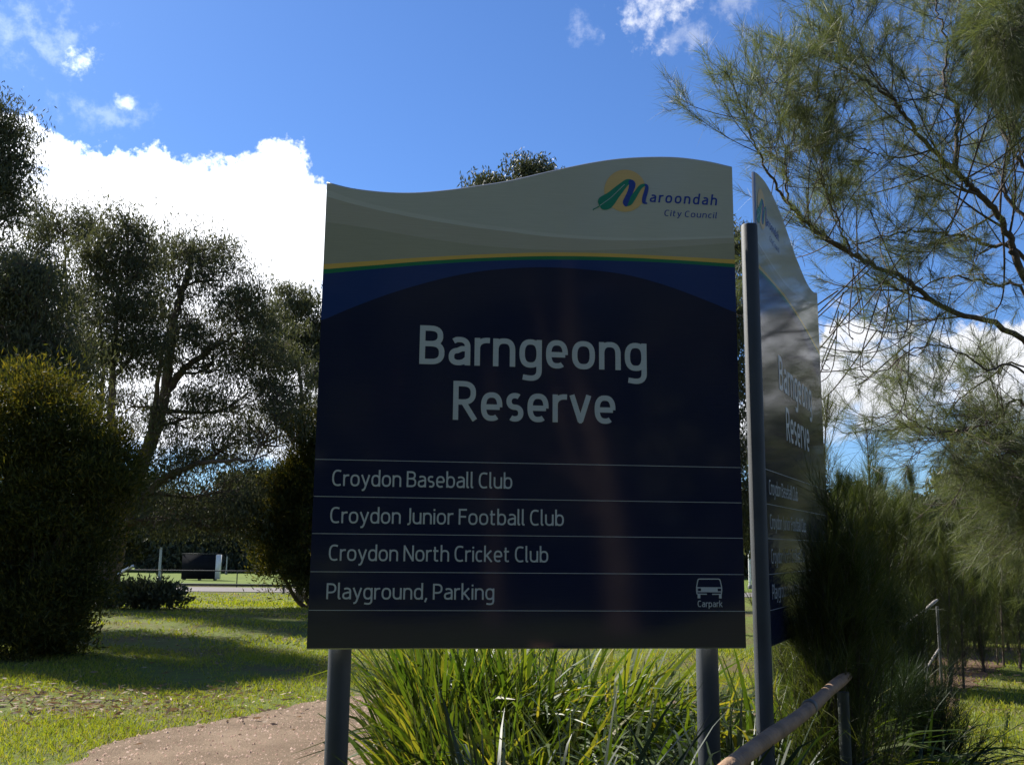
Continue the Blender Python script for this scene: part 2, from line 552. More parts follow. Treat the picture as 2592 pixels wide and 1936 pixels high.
def strip(name, left, right, mat, lift, n=40, wob=0.0):
    """sheet between two edge lines, laid on the ground"""
    Lc, Rc = catmull([(a, b, 0) for a, b in left], 10), catmull([(a, b, 0) for a, b in right], 10)
    m = 11
    V = []
    for i, (a, b) in enumerate(zip(Lc, Rc)):
        j = wob * (math.sin(a[0] * 7 + a[1] * 9) + .7 * math.sin(a[0] * 17 - a[1] * 23 + 1))
        k = wob * (math.sin(b[0] * 8 + b[1] * 7 + 2) + .7 * math.sin(b[0] * 19 - b[1] * 21))
        w = unit(a - b)
        for q in np.linspace(0, 1, m):
            p = (a + w * j) * (1 - q) + (b + w * k) * q
            V.append((p[0], p[1], gz(p[0], p[1]) + lift))
    F = [(i * m + k, i * m + k + 1, (i + 1) * m + k + 1, (i + 1) * m + k) for i in range(len(Lc) - 1) for k in range(m - 1)]
    mb = MB()
    mb.add(V, F)
    return tag(mb.build(name, mat, None, True), kind='structure')


# path far edge and near edge (x, y in metres)
PATH_FAR = [(-7.0, 5.0), (-4.6, 6.3), (-3.2, 7.3), (-3.23, 7.83), (-3.14, 8.16), (-2.99, 8.62), (-2.72, 9.02), (-2.31, 9.71), (-1.92, 10.46), (-1.0, 11.0), (0.6, 11.0), (2.2, 10.3), (3.2, 9.3)]
PATH_NEAR = [(-5.6, 2.2), (-3.4, 3.8), (-2.0, 5.0), (-1.5, 5.6), (-1.3, 5.9), (-1.1, 6.3), (-.9, 6.7), (-.7, 7.1), (-.4, 7.5), (-.1, 7.7), (0.4, 8.1), (1.4, 8.4), (2.8, 8.4)]
strip('path', PATH_FAR, PATH_NEAR, M['path'], 0.012, wob=0.025)
TR_L = [(2.6, 5.6), (2.95, 8.2), (3.6, 10.1), (4.5, 11.6), (6.0, 14.2), (7.2, 16.9)]
TR_R = [(3.0, 5.4), (3.45, 8.0), (4.35, 9.9), (5.1, 11.3), (6.9, 14.0), (8.6, 16.6)]
strip('dirt_track', TR_L, TR_R, M['soil'], 0.008, wob=0.05)
strip('road', [(-70, 59.0), (-30, 58.6), (0, 58.4), (60, 58.0)], [(-70, 64.5), (-30, 64.2), (0, 64.0), (60, 63.6)], M['road'], 0.03)
strip('sports_field', [(-70, 66.4), (-30, 66.2), (0, 66), (70, 65.6)], [(-70, 112), (-30, 112), (0, 112), (70, 112)], M['field'], 0.02)


def inpoly(x, y, poly):
    c = np.zeros(len(x), bool)
    j = len(poly) - 1
    for i in range(len(poly)):
        xi, yi = poly[i]
        xj, yj = poly[j]
        hit = ((yi > y) != (yj > y)) & (x < (xj - xi) * (y - yi) / (yj - yi + 1e-12) + xi)
        c ^= hit
        j = i
    return c


PATH_POLY = [tuple(p[:2]) for p in catmull([(a, b, 0) for a, b in PATH_FAR], 6)] + [tuple(p[:2]) for p in catmull([(a, b, 0) for a, b in PATH_NEAR], 6)][::-1]
TRACK_POLY = TR_L + TR_R[::-1]


def patch_noise(x, y):
    return (np.sin(x * 1.7 + 2.1 * np.sin(y * .9)) + np.sin(y * 2.3 + 1.4 * np.sin(x * 1.3 + .5)) + .7 * np.sin(x * 4.1 + y * 3.3)) / 2.7


def grass(name, label, regions):
    mb = MB()
    for (x0, x1, y0, y1, dens, h, w) in regions:
        n = int((x1 - x0) * (y1 - y0) * dens)
        x, y = rng.uniform(x0, x1, n), rng.uniform(y0, y1, n)
        # keep only what lies in the view cone with a margin for a sidestep
        keep = (np.abs(x) < y * 0.60 + 1.2)
        pn = patch_noise(x, y)
        e = rng.normal(size=n) * 0.06
        keep &= ~inpoly(x, y + e, PATH_POLY)
        keep &= ~(inpoly(x + e * 2, y, TRACK_POLY) & (rng.random(n) > 0.3))
        dry = np.exp(-(((x + 4.8) / 1.5) ** 2 + ((y - 10.0) / 0.6) ** 2))
        keep &= rng.random(n) < np.clip(0.62 + 0.75 * pn, 0.06, 1) * (1 - 0.85 * dry)
        x, y, pn = x[keep], y[keep], pn[keep]
        n = len(x)
        b = np.stack([x, y, gz(x, y) - 0.004], 1)
        d = np.stack([rng.normal(size=n) * .45, rng.normal(size=n) * .45, np.ones(n)], 1)
        hh = h * rng.uniform(.5, 1.35, n) * (0.85 + .35 * pn)
        needles(mb, b, d, hh, w * rng.uniform(.7, 1.3, n), 0, droop=0.25)
    tag(mb.build(name, M['grassblade']), label, 'grass', kind='stuff')


grass('lawn_grass', 'short green and yellowing lawn grass beside the gravel path',
      [(-9, 0, 6.2, 11.0, 1800, .075, .007), (-10, 1.5, 11.0, 15.5, 900, .075, .010), (-13, 2, 15.5, 30, 130, .09, .02), (-24, 1, 30, 57, 26, .13, .05)])
grass('verge_grass', 'green verge grass behind the signs and right of the handrail',
      [(1.2, 5.2, 9.8, 16, 600, .10, .010), (2.6, 7.2, 4.2, 10.5, 1400, .085, .007), (5, 11, 10, 17, 500, .08, .010)])


def scatter_bits():
    mb = MB()
    n = 2600
    x = np.concatenate([rng.normal(-4.9, 1.5, 1500), rng.uniform(-8, 0, 700), rng.uniform(4, 7, 400)])
    y = np.concatenate([rng.normal(10.0, 0.6, 1500), rng.uniform(8, 26, 700), rng.uniform(6, 14, 400)])
    z = gz(x, y) + rng.uniform(.012, .05, n)
    d = np.stack([rng.normal(size=n), rng.normal(size=n), rng.normal(size=n) * .18], 1)
    leaves(mb, np.stack([x, y, z], 1), d, rng.uniform(.04, .13, n), rng.uniform(.01, .028, n))
    tag(mb.build('leaf_litter', M['litter']), 'dry leaves and bark scraps scattered on the lawn', 'leaf litter', kind='stuff')
    # loose gravel on the path
    mb = MB()
    n = 26000
    x, y = rng.uniform(-6, 0, n), rng.uniform(5.0, 11, n)
    k = inpoly(x, y, PATH_POLY)
    x, y = x[k], y[k]
    n = len(x)
    s = np.minimum(rng.exponential(.005, n) + .004, .022)[:, None]
    c = np.stack([x, y, gz(x, y) + .008], 1)
    q = np.array([(1, 0, 0), (-.5, .87, 0), (-.5, -.87, 0), (0, 0, .9)])
    a = rng.uniform(0, 6.28, n)
    rot = np.stack([np.stack([np.cos(a), -np.sin(a)], -1), np.stack([np.sin(a), np.cos(a)], -1)], 1)
    V = np.repeat(q[None], n, 0)
    V[:, :, :2] = np.einsum('nij,nkj->nki', rot, V[:, :, :2])
    V = c[:, None] + V * s[:, None] * rng.uniform(.7, 1.3, (n, 4, 1))
    F = (np.arange(n) * 4)[:, None, None] + np.array([(0, 1, 3), (1, 2, 3), (2, 0, 3)])[None]
    mb.add(V.reshape(-1, 3), F.reshape(-1, 3))
    tag(mb.build('loose_gravel', M['pebble']), 'loose gravel bits lying on the brown path', 'gravel', kind='stuff')


scatter_bits()


# ------------------------------------------------------------------ lettering (own stroke alphabet)
def sup(cx, cy, rx, ry, a0, a1, n=22, e=2.5):
    t = np.radians(np.linspace(a0, a1, n))
    c, s = np.cos(t), np.sin(t)
    return [(cx + rx * np.sign(u) * abs(u) ** (2 / e), cy + ry * np.sign(v) * abs(v) ** (2 / e)) for u, v in zip(c, s)]


def glyph(ch, s, xh=0.72, w=None):
    """centre lines of a letter (cap height 1, stroke s) -> (advance width, [polylines])"""
    h = s / 2
    asc = 1.04
    W = {'B': .62, 'R': .62, 'C': .60, 'J': .30, 'F': .52, 'N': .66, 'P': .60, 'a': .54, 'b': .57, 'c': .46, 'd': .57, 'e': .56,
         'g': .57, 'h': .56, 'i': s, 'k': .54, 'l': s + .07, 'n': .56, 'o': .59, 'p': .57, 'r': .36, 's': .45, 't': .38, 'u': .56,
         'v': .55, 'y': .55, ',': .17, ' ': .25}[ch]
    xl, xr, yb, yt, xm = h, W - h, h - .01, xh - h + .01, W / 2
    ym = (yb + yt) / 2
    rx, ry = (xr - xl) / 2, (yt - yb) / 2
    ct, cm = 1 - h, 0.53
    ring = sup(xm, ym, rx, ry, 0, 360, 37)
    P = []
    if ch == 'o':
        P = [ring]
    elif ch == 'n':
        P = [[(xl, 0), (xl, xh)], sup(xm, yt - .26, rx, .26, 168, 0) + [(xr, 0)]]
    elif ch == 'h':
        P = [[(xl, 0), (xl, asc)], sup(xm, yt - .26, rx, .26, 168, 0) + [(xr, 0)]]
    elif ch == 'u':
        P = [[(xr, 0), (xr, xh)], [(xl, xh)] + sup(xm, yb + .26, rx, .26, 180, 348)]
    elif ch == 'r':
        P = [[(xl, 0), (xl, xh)], sup(xl + .27, yt - .24, .27, .24, 172, 84)]
    elif ch == 'a':
        P = [[(xl + .05, yt - .045)] + sup(xm - .01, yt - .21, rx + .01, .21, 105, 0) + [(xr, 0)],
             [(xr, .43)] + sup(xm, .225, rx, .205, 90, 270) + [(xr - .03, yb + .06), (xr, yb + .12)]]
        P[1] = [(xr, .43), (xm + .05, .425)] + sup(xm - .02, .225 - .005, rx - .02, .225 - h + .0, 95, 275, 16) + [(xr - .1, yb + .03), (xr, yb + .12)]
    elif ch == 'e':
        P = [[(xl, ym - .01), (xr, ym - .01)], [(xr, ym - .01)] + sup(xm, ym, rx, ry, 0, 305, 32)]
    elif ch == 'c':
        P = [[(xr + .02, yt - .03)] + sup(xm + .04, ym, rx + .04, ry, 70, 290, 28) + [(xr + .02, yb + .03)]]
    elif ch == 'g':
        P = [ring, [(xr, xh), (xr, -.06)] + sup(xm, -.06, rx, .22, 0, -100, 14) + [(xl + .02, -.255)]]
    elif ch == 'd':
        P = [ring, [(xr, 0), (xr, asc)]]
    elif ch == 'b':
        P = [ring, [(xl, 0), (xl, asc)]]
    elif ch == 'p':
        P = [ring, [(xl, -.28), (xl, xh)]]
    elif ch == 's':
        q = (yt - yb) / 4
        P = [sup(xm, yt - q, rx, q, 50, 262, 18, 2.2) + sup(xm, yb + q, rx, q, 82, -130, 18, 2.2)]
    elif ch == 'v':
        P = [[(xl - .02, xh), (xm, .03)], [(xr + .02, xh), (xm, .03)], [(xm - .04, h * .8), (xm + .04, h * .8)]]
    elif ch == 'y':
        P = [[(xl - .02, xh), (xm + .02, .06)], [(xr + .02, xh), (xm - .03, -.12), (xm - .10, -.22), (xl, -.25)]]
    elif ch == 'k':
        P = [[(xl, 0), (xl, asc)], [(xr - .02, xh), (xl, .30)], [(xl + .14, .38), (xr + .02, 0)]]
    elif ch == 'l':
        P = [[(xl, asc), (xl, .11), (xl + .03, .05), (xl + .12, h * .8)]]
    elif ch == 'i':
        P = [[(xl, 0), (xl, xh)], [(xl, xh + .12), (xl, xh + .12 + s * 1.05)]]
    elif ch == 't':
        P = [[(xl + .06, xh + .2), (xl + .06, .16)] + sup(xl + .2, .16, .14, .16 - yb, 180, 275, 10) + [(xr + .01, yb + .02)], [(0, xh - h), (xr + .01, xh - h)]]
    elif ch == 'B':
        P = [[(xl, 0), (xl, 1)], [(xl, ct)] + sup(xm - .06, (ct + cm) / 2, xr - xm + .02, (ct - cm) / 2, 90, -90, 14) + [(xl, cm)],
             [(xl, cm)] + sup(xm - .03, (cm + h) / 2, xr - xm + .03, (cm - h) / 2, 90, -90, 14) + [(xl, h)]]
    elif ch == 'P':
        P = [[(xl, 0), (xl, 1)], [(xl, ct)] + sup(xm - .06, (ct + .42) / 2, xr - xm + .06, (ct - .42) / 2, 90, -90, 14) + [(xl, .42)]]
    elif ch == 'R':
        P = [[(xl, 0), (xl, 1)], [(xl, ct)] + sup(xm - .06, (ct + .46) / 2, xr - xm + .03, (ct - .46) / 2, 90, -90, 14) + [(xl, .46)], [(xm - .04, .46), (xr + .02, 0)]]
    elif ch == 'C':
        P = [[(xr + .01, ct - .03)] + sup(xm + .06, .5, rx + .06, .5 - h + .01, 80, 280, 30) + [(xr + .01, h + .03)]]
    elif ch == 'J':
        P = [[(xr, 1), (xr, .12)] + sup(xr - .22, .14, .22, .17, 0, -80, 10)]
    elif ch == 'F':
        P = [[(xl, 0), (xl, 1)], [(xl, ct), (W, ct)], [(xl, .5), (W - .05, .5)]]
    elif ch == 'N':
        P = [[(xl, 0), (xl, 1)], [(xr, 0), (xr, 1)], [(xl, .97), (xr, .03)]]
    elif ch == ',':
        P = [[(.11, s * .9), (.11, .05), (.03, -.16)]]
    return W, P


def stroke_quads(pl, s):
    """flat ribbon of width s along a polyline, mitred"""
    P = np.array(pl, float)
    keep = np.concatenate([[True], np.linalg.norm(np.diff(P, axis=0), axis=1) > 1e-4])
    P = P[keep]
    closed = len(P) > 8 and np.linalg.norm(P[0] - P[-1]) < 1e-3
    d = unit(np.diff(P, axis=0))
    nr = np.stack([-d[:, 1], d[:, 0]], 1)
    off = np.zeros_like(P)
    for i in range(len(P)):
        a = nr[i - 1] if i > 0 else (nr[-1] if closed else nr[0])
        b = nr[i] if i < len(nr) else (nr[0] if closed else nr[-1])
        m = unit(a + b)
        off[i] = m / max(0.5, float(m @ a))
    V = np.concatenate([P + off * s / 2, P - off * s / 2])
    n = len(P)
    F = [(i + n, i + 1 + n, i + 1, i) for i in range(n - 1)]
    return V, F


def text_layout(txt, s, gap=.105, xh=.72):
    x, out = 0.0, []
    for ch in txt:
        W, P = glyph(ch, s, xh)
        for p in P:
            out.append([(a + x, b) for a, b in p])
        x += W + (gap if ch != ' ' else .0)
    return x - gap, out


def text_mesh(name, txt, u, v, width, cap, s, mat, parent, lift, slant=0.0, gap=.105, label=None):
    """lettering printed on a sign face: local X along the panel, Z up, Y = out of the face is negative"""
    W, pls = text_layout(txt, s, gap)
    kx = width / W
    mb = MB()
    for i, p in enumerate(pls):
        V, F = stroke_quads(p, s)
        V3 = [(u + (a + slant * b) * kx, -(lift + .00004 * (i % 5)), v + b * cap) for a, b in V]
        mb.add(V3, F)
    o = mb.build(name, mat, parent)
    if label:
        o['label'] = label
    return o


# ------------------------------------------------------------------ the two park signs
SA = rad(6.6)
S0 = at(776, 1643, 3.9)
SU = np.array([math.cos(SA), math.sin(SA), 0])
SN = np.array([SU[1], -SU[0], 0])
PW = 1.777


def uv(px, py):
    d = ray(px, py)
    q = CAM + d * (((S0 - CAM) @ SN) / (d @ SN))
    return float((q - S0) @ SU), float(q[2] - S0[2])


def c1(pts, ox=780, oy=370, k=1.975):
    return [uv(ox + a / k, oy + b / k) for a, b in pts]


CUR = [c1(p) for p in (
    [(95, 178), (200, 205), (300, 220), (420, 230), (550, 230), (700, 217), (820, 200), (1000, 172), (1200, 126), (1400, 84), (1550, 62), (1700, 53), (1850, 55), (2000, 75), (2118, 102)],
    [(95, 218), (250, 272), (500, 330), (800, 382), (1000, 408), (1200, 434), (1500, 456), (1800, 458), (2120, 447)],
    [(95, 252), (250, 296), (500, 352), (800, 402), (1000, 427), (1200, 452), (1500, 470), (1800, 470), (2120, 458)],
    [(95, 380), (300, 410), (600, 462), (900, 500), (1200, 518), (1500, 519), (1800, 505), (2120, 484)],
    [(88, 590), (300, 575), (600, 555), (900, 540), (1200, 532), (1500, 536), (1800, 550), (2125, 567)],
    [(85, 615), (300, 598), (600, 574), (900, 558), (1200, 550), (1500, 554), (1800, 567), (2125, 588)],
    [(83, 638), (300, 617), (600, 592), (900, 574), (1200, 568), (1500, 572), (1800, 583), (2128, 606)],
    [(75, 870), (200, 815), (400, 740), (600, 680), (800, 635), (1000, 612), (1200, 606), (1400, 618), (1600, 645), (1800, 700), (2000, 775), (2130, 830)])]
CUR[0][0] = (0.0, CUR[0][0][1])
CUR[0][-1] = (PW, CUR[0][-1][1])


def curve_at(cu, u):
    """smooth curve through the measured points"""
    c = catmull([(a, b, 0) for a, b in cu], 10)
    return np.interp(u, c[:, 0], c[:, 1])


BANDMATS = ['cream', 'cream2', 'cream3', 'cream4', 'orange', 'green', 'blue', 'navy']


def poly_face(mb, pts, y, mi=0):
    """filled flat outline (ear clipping via mathutils)"""
    from mathutils.geometry import tessellate_polygon
    tri = tessellate_polygon([[Vector((a, b, 0)) for a, b in pts]])
    V = [(a, y, b) for a, b in pts]
    F = []
    for t in tri:
        a, b, c = (pts[i] for i in t)
        ccw = (b[0] - a[0]) * (c[1] - a[1]) - (b[1] - a[1]) * (c[0] - a[0]) > 0
        F.append(tuple(t) if ccw else (t[0], t[2], t[1]))
    mb.add(V, F, mi)


def make_sign(root, mirrored, width):
    k = width / PW
    n = 72
    us = np.linspace(0, PW, n + 1)
    H = [curve_at(c, us) for c in CUR]
    if mirrored:
        H = [h[::-1] for h in H]
    X = us * k
    mb = MB()
    rows = H + [np.zeros(n + 1)]
    T = 0.016
    for b in range(8):
        up, lo = rows[b] - .004 * (b == 0), rows[b + 1] + .004 * (b == 7)
        V = np.concatenate([np.stack([X, np.zeros(n + 1), lo], 1), np.stack([X, np.zeros(n + 1), up], 1)])
        F = [(i, i + 1, n + 2 + i, n + 1 + i) for i in range(n)]
        mb.add(V, F, b)
    # rim, back
    out = [(X[i], H[0][i]) for i in range(n + 1)] + [(width, 0)] + [(0, 0)]
    inn = [(X[i], H[0][i] - .004) for i in range(n + 1)] + [(width, .004), (0, .004)]
    m = len(out)
    V = [(a, 0, b) for a, b in inn] + [(a, .003, b) for a, b in out] + [(a, T, b) for a, b in out]
    F = []
    for i in range(m):
        j = (i + 1) % m
        F += [(i, i + m, j + m, j), (i + m, i + 2 * m, j + 2 * m, j + m)]
    mb.add(V, F, 8)
    nb = len(X)
    V = np.concatenate([np.stack([X, np.full(nb, T), np.zeros(nb)], 1), np.stack([X, np.full(nb, T), H[0]], 1)])
    mb.add(V, [(i + nb, i + 1 + nb, i + 1, i) for i in range(n)], 8)
    panel = mb.build('panel', [M[x] for x in BANDMATS] + [M['alu']], root)

    lift = .0012
    # title
    def put(name, txt, p0, p1, cap_px, s, **kw):
        (u0, v0), (u1, v1) = uv(*p0), uv(*p1)
        capv = uv(p0[0], p0[1] - cap_px)[1] - v0
        text_mesh(name, txt, u0 * k, (v0 + v1) / 2, (u1 - u0) * k, capv, s, kw.pop('mat', M['white']), panel, lift, **kw)

    put('title_lettering', 'Barngeong', (1061, 923), (1637, 937), 98, .138)
    put('title_lettering', 'Reserve', (1146, 1063.5), (1558, 1071), 98.5, .138)

    def c3(a, b):
        return 780 + a / 1.975, 1140 + b / 1.975

    for txt, a, b in (('Croydon Baseball Club', (119, 178), (1020, 189)), ('Croydon Junior Football Club', (109, 364), (1278, 374)),
                      ('Croydon North Cricket Club', (102, 551), (1200, 557)), ('Playground, Parking', (90, 741), (930, 746))):
        put('list_lettering', txt, c3(*a), c3(*b), 40.5, .112, gap=.10)
    for a, b in (((38, 44), (2155, 85)), ((30, 230), (2163, 260)), ((20, 415), (2170, 437)), ((10, 605), (2178, 619)), ((0, 798), (2186, 802))):
        v = (uv(*c3(*a))[1] + uv(*c3(*b))[1]) / 2
        q = MB()
        q.add([(0.002, -lift, v - .0010), (width - .002, -lift, v - .0010), (width - .002, -lift, v + .0010), (0.002, -lift, v + .0010)], [(0, 1, 2, 3)])
        q.build('rule_line', M['white'], panel)

    # car park symbol
    def ic(a, b):
        u, v = uv(1740 + a / 15.02, 1450 + b / 15.02)
        return u * k, v

    q = MB()
    px = ic(0, 0)[0]
    unit_px = (ic(100, 0)[0] - px) / 100

    def ln(pts, w, z=0.0):
        P = [ic(*p) for p in pts]
        V, F = stroke_quads(P, w * unit_px)
        q.add([(a, -lift - z, b) for a, b in V], F)

    ln([(365, 800), (345, 650), (345, 540), (385, 300), (405, 245), (440, 222), (1180, 222), (1225, 245), (1250, 310), (1300, 540), (1305, 650), (1285, 810)], 38)
    ln([(345, 553), (1300, 560)], 46, .0001)
    ln([(515, 625), (1145, 635)], 120, .0002)
    ln([(345, 700), (1300, 708)], 40, .0003)
    ln([(375, 625), (395, 625)], 120, .0004)
    ln([(1275, 635), (1295, 635)], 120, .0004)
    ln([(375, 790), (735, 797)], 40, .0005)
    ln([(935, 800), (1285, 800)], 40, .0005)
    ln([(435, 780), (435, 955)], 105, .0006)
    ln([(1245, 780), (1245, 960)], 100, .0006)
    q.build('car_symbol', M['white'], panel)
    put('symbol_lettering', 'Carpark', (1740 + 390 / 15.02, 1450 + 1284 / 15.02), (1740 + 1335 / 15.02, 1450 + 1284 / 15.02), 243 / 15.02, .125, gap=.10)

    # council emblem: sun disc, feather, ribbon M and name
    shift = -(0.655 * PW) if mirrored else 0.0

    def lg(a, b):
        u, v = uv(1450 + a / 5.267, 390 + b / 5.267)
        return (u + shift) * k, v

    def shape(name, pts, mat, z, smooth_=True):
        P = [lg(*p) for p in pts]
        if smooth_:
            P = [tuple(x[:2]) for x in catmull([(a, b, 0) for a, b in P + P[:1]], 5)[:-1]]
        q = MB()
        poly_face(q, P, -lift - z)
        return q.build(name, mat, panel)

    shape('sun_disc', [(697 + 279 * math.cos(t), 492 + 281 * math.sin(t)) for t in np.linspace(0, 2 * math.pi, 40, endpoint=False)], M['logo_orange'], 0.0, False)
    shape('feather', [(352, 690), (333, 640), (350, 590), (400, 555), (470, 515), (560, 445), (640, 385), (700, 345), (750, 337), (790, 352), (770, 392),
                      (735, 420), (700, 462), (655, 525), (600, 600), (555, 670), (505, 722), (440, 747), (385, 735)], M['logo_green'], .0003)
    for pts, w, mat, z in (([(268, 752), (275, 738), (300, 728), (358, 694)], 14, M['logo_green'], .0006), ([(358, 692), (500, 590), (600, 495), (690, 408)], 7, M['white'], .0007)):
        q = MB()
        V, F = stroke_quads([lg(*p) for p in pts], w / 5.267 * (PW * k / 1090))
        q.add([(a, -lift - z, b) for a, b in V], F)
        q.build('feather_quill' if z < .00065 else 'feather_vein', mat, panel)
    shape('ribbon_stroke', [(752, 345), (800, 352), (833, 392), (828, 450), (800, 520), (770, 600), (748, 660), (720, 703), (685, 692), (664, 645), (690, 580), (728, 500), (748, 420), (740, 385)], M['logo_blue'], .0006)
    shape('ribbon_stroke', [(720, 704), (745, 640), (775, 565), (830, 490), (880, 425), (930, 400), (975, 402), (960, 430), (925, 455), (880, 520), (830, 610), (780, 680)], M['logo_green'], .0009)
    shape('ribbon_stroke', [(950, 402), (990, 410), (1008, 445), (1000, 510), (980, 580), (970, 640), (990, 655), (985, 670), (945, 668), (920, 640), (925, 580), (945, 510), (962, 440)], M['logo_blue'], .0012)

    def put2(txt, p0, p1, cap, s, gap):
        (u0, v0), (u1, v1) = lg(*p0), lg(*p1)
        capv = lg(p0[0], p0[1] - cap)[1] - v0
        text_mesh('council_lettering', txt, u0, (v0 + v1) / 2, u1 - u0, capv, s, M['logo_blue'], panel, lift, .14, gap)

    put2('aroondah', (1020, 650), (1915, 680), 140, .15, .22)
    put2('City Council', (1215, 832), (1915, 857), 82, .12, .19)
    return panel


def post(root, x, y, z0, z1, r, name='post'):
    mb = MB()
    tube(mb, [(x, y, z0), (x, y, z1 - .006), (x, y, z1)], [r, r, r * .9], 28)
    o = mb.build(name, M['post'], root, False)
    for p in o.data.polygons:
        p.use_smooth = len(p.vertices) == 4
    return o


def sign_frame(root, width, zs, xs, yb=.016):
    for z in zs:
        mb = MB()
        box(mb, (xs[0] - .12, yb, z - .02), (xs[1] + .12, yb + .028, z + .02))
        mb.build('mounting_rail', M['galv'], root)


s1 = empty('park_sign', (S0[0], S0[1], S0[2]), 'navy and cream park name sign facing the camera on two grey posts', 'sign', 'paired park name signs', SA)
make_sign(s1, False, PW)
pu = [(uv(857, 1660)[0], .095), (uv(1808, 1660)[0], .095)]
for u, yy in pu:
    post(s1, u, yy, -S0[2] - .3, 1.5, .046)
sign_frame(s1, PW, (.25, .95, 1.45), (pu[0][0], pu[1][0]))

N0 = at(1911, 432, 4.16)
N1 = at(2069, 755, 5.62)
W2 = float(np.hypot(N1[0] - N0[0], N1[1] - N0[1]))
A2 = math.atan2(N1[1] - N0[1], N1[0] - N0[0])
s2 = empty('park_sign', (N0[0], N0[1], S0[2]), 'steeply angled glossy park name sign behind the front one, peak over its near post', 'sign', 'paired park name signs', A2)
make_sign(s2, True, W2)
p2 = at(1897, 600, 4.12)
c2 = np.array([math.cos(A2), math.sin(A2)])
rel = np.array([p2[0] - N0[0], p2[1] - N0[1]])
lx, ly = float(rel @ c2), float(rel @ np.array([-c2[1], c2[0]]))
post(s2, lx, ly, -S0[2] - .3, at(1897, 570, 4.12)[2] - S0[2], .036)
post(s2, W2 - .25, .055, -S0[2] - .3, 1.4, .036)
sign_frame(s2, W2, (.25, .95, 1.4), (.16, W2 - .25))


# ------------------------------------------------------------------ handrails
def handrail(name, a, b, r, mat, label, posts, joints, low=None):
    a, b = np.array(a), np.array(b)
    root = empty(name, (a[0], a[1], 0), label, 'handrail')
    o0 = np.array([a[0], a[1], 0])
    mb = MB()
    ts = np.linspace(0, 1, 14)
    pts = [a + (b - a) * t - o0 + np.array([0, 0, .006 * math.sin(t * 9)]) for t in ts]
    rr = np.array([r * (1 + .04 * math.sin(t * 23)) for t in ts])
    rr[-1] *= .8
    tube(mb, pts, rr, 18)
    rail = mb.build('rail', mat, root)
    for p in rail.data.polygons:
        p.use_smooth = len(p.vertices) == 4
    d = unit(b - a)
    for t in joints:
        c = a + (b - a) * t - o0
        mb = MB()
        tube(mb, [c - d * .016, c - d * .012, c + d * .012, c + d * .016], [r * 1.02, r * 1.13, r * 1.13, r * 1.02], 18)
        mb.build('collar', M['galv'], rail)
    for t, pr, zt in posts:
        c = a + (b - a) * t - o0
        mb = MB()
        tube(mb, [(c[0], c[1], -.3), (c[0], c[1], c[2] - r * .6 + zt)], pr, 14)
        mb.build('post', M['rail_post'] if name == 'handrail' and mat is M['rail'] else M['galv'], root, True)
    if low:
        mb = MB()
        tube(mb, [np.array(low[0]) - o0, np.array(low[1]) - o0], r * .7, 12)
        mb.build('lower_rail', mat, root, True)
    return root


handrail('handrail', at(1800, 1984, 2.46), at(2146, 1712, 4.4), .024, M['rail'], 'brown round timber handrail at the lower right, in front of the broom bush',
         [(.10, .018, 0), (.93, .024, -.03)], [.075, .585])
handrail('handrail', at(2262, 1607, 6.55), at(2372, 1519, 10.9), .017, M['grey_rail'], 'weathered grey far handrail on thin steel posts beyond the bush',
         [(.56, .014, 0), (.985, .015, -.05)], [], (at(2376, 1642, 10.6), at(2335, 1708, 8.6)))


# ------------------------------------------------------------------ plants
def limb(mb, a, b, r0, r1, bend=0.12, sides=6, n=6):
    a, b = np.asarray(a, float), np.asarray(b, float)
    L = np.linalg.norm(b - a)
    j = rng.normal(size=3) * L * bend
    j2 = rng.normal(size=3) * L * bend * .6
    pts = [a, a + (b - a) * .35 + j, a + (b - a) * .7 + j2, b]
    c = catmull(pts, max(2, n // 2))
    tube(mb, c, np.linspace(r0, r1, len(c)), sides, False)
    return c


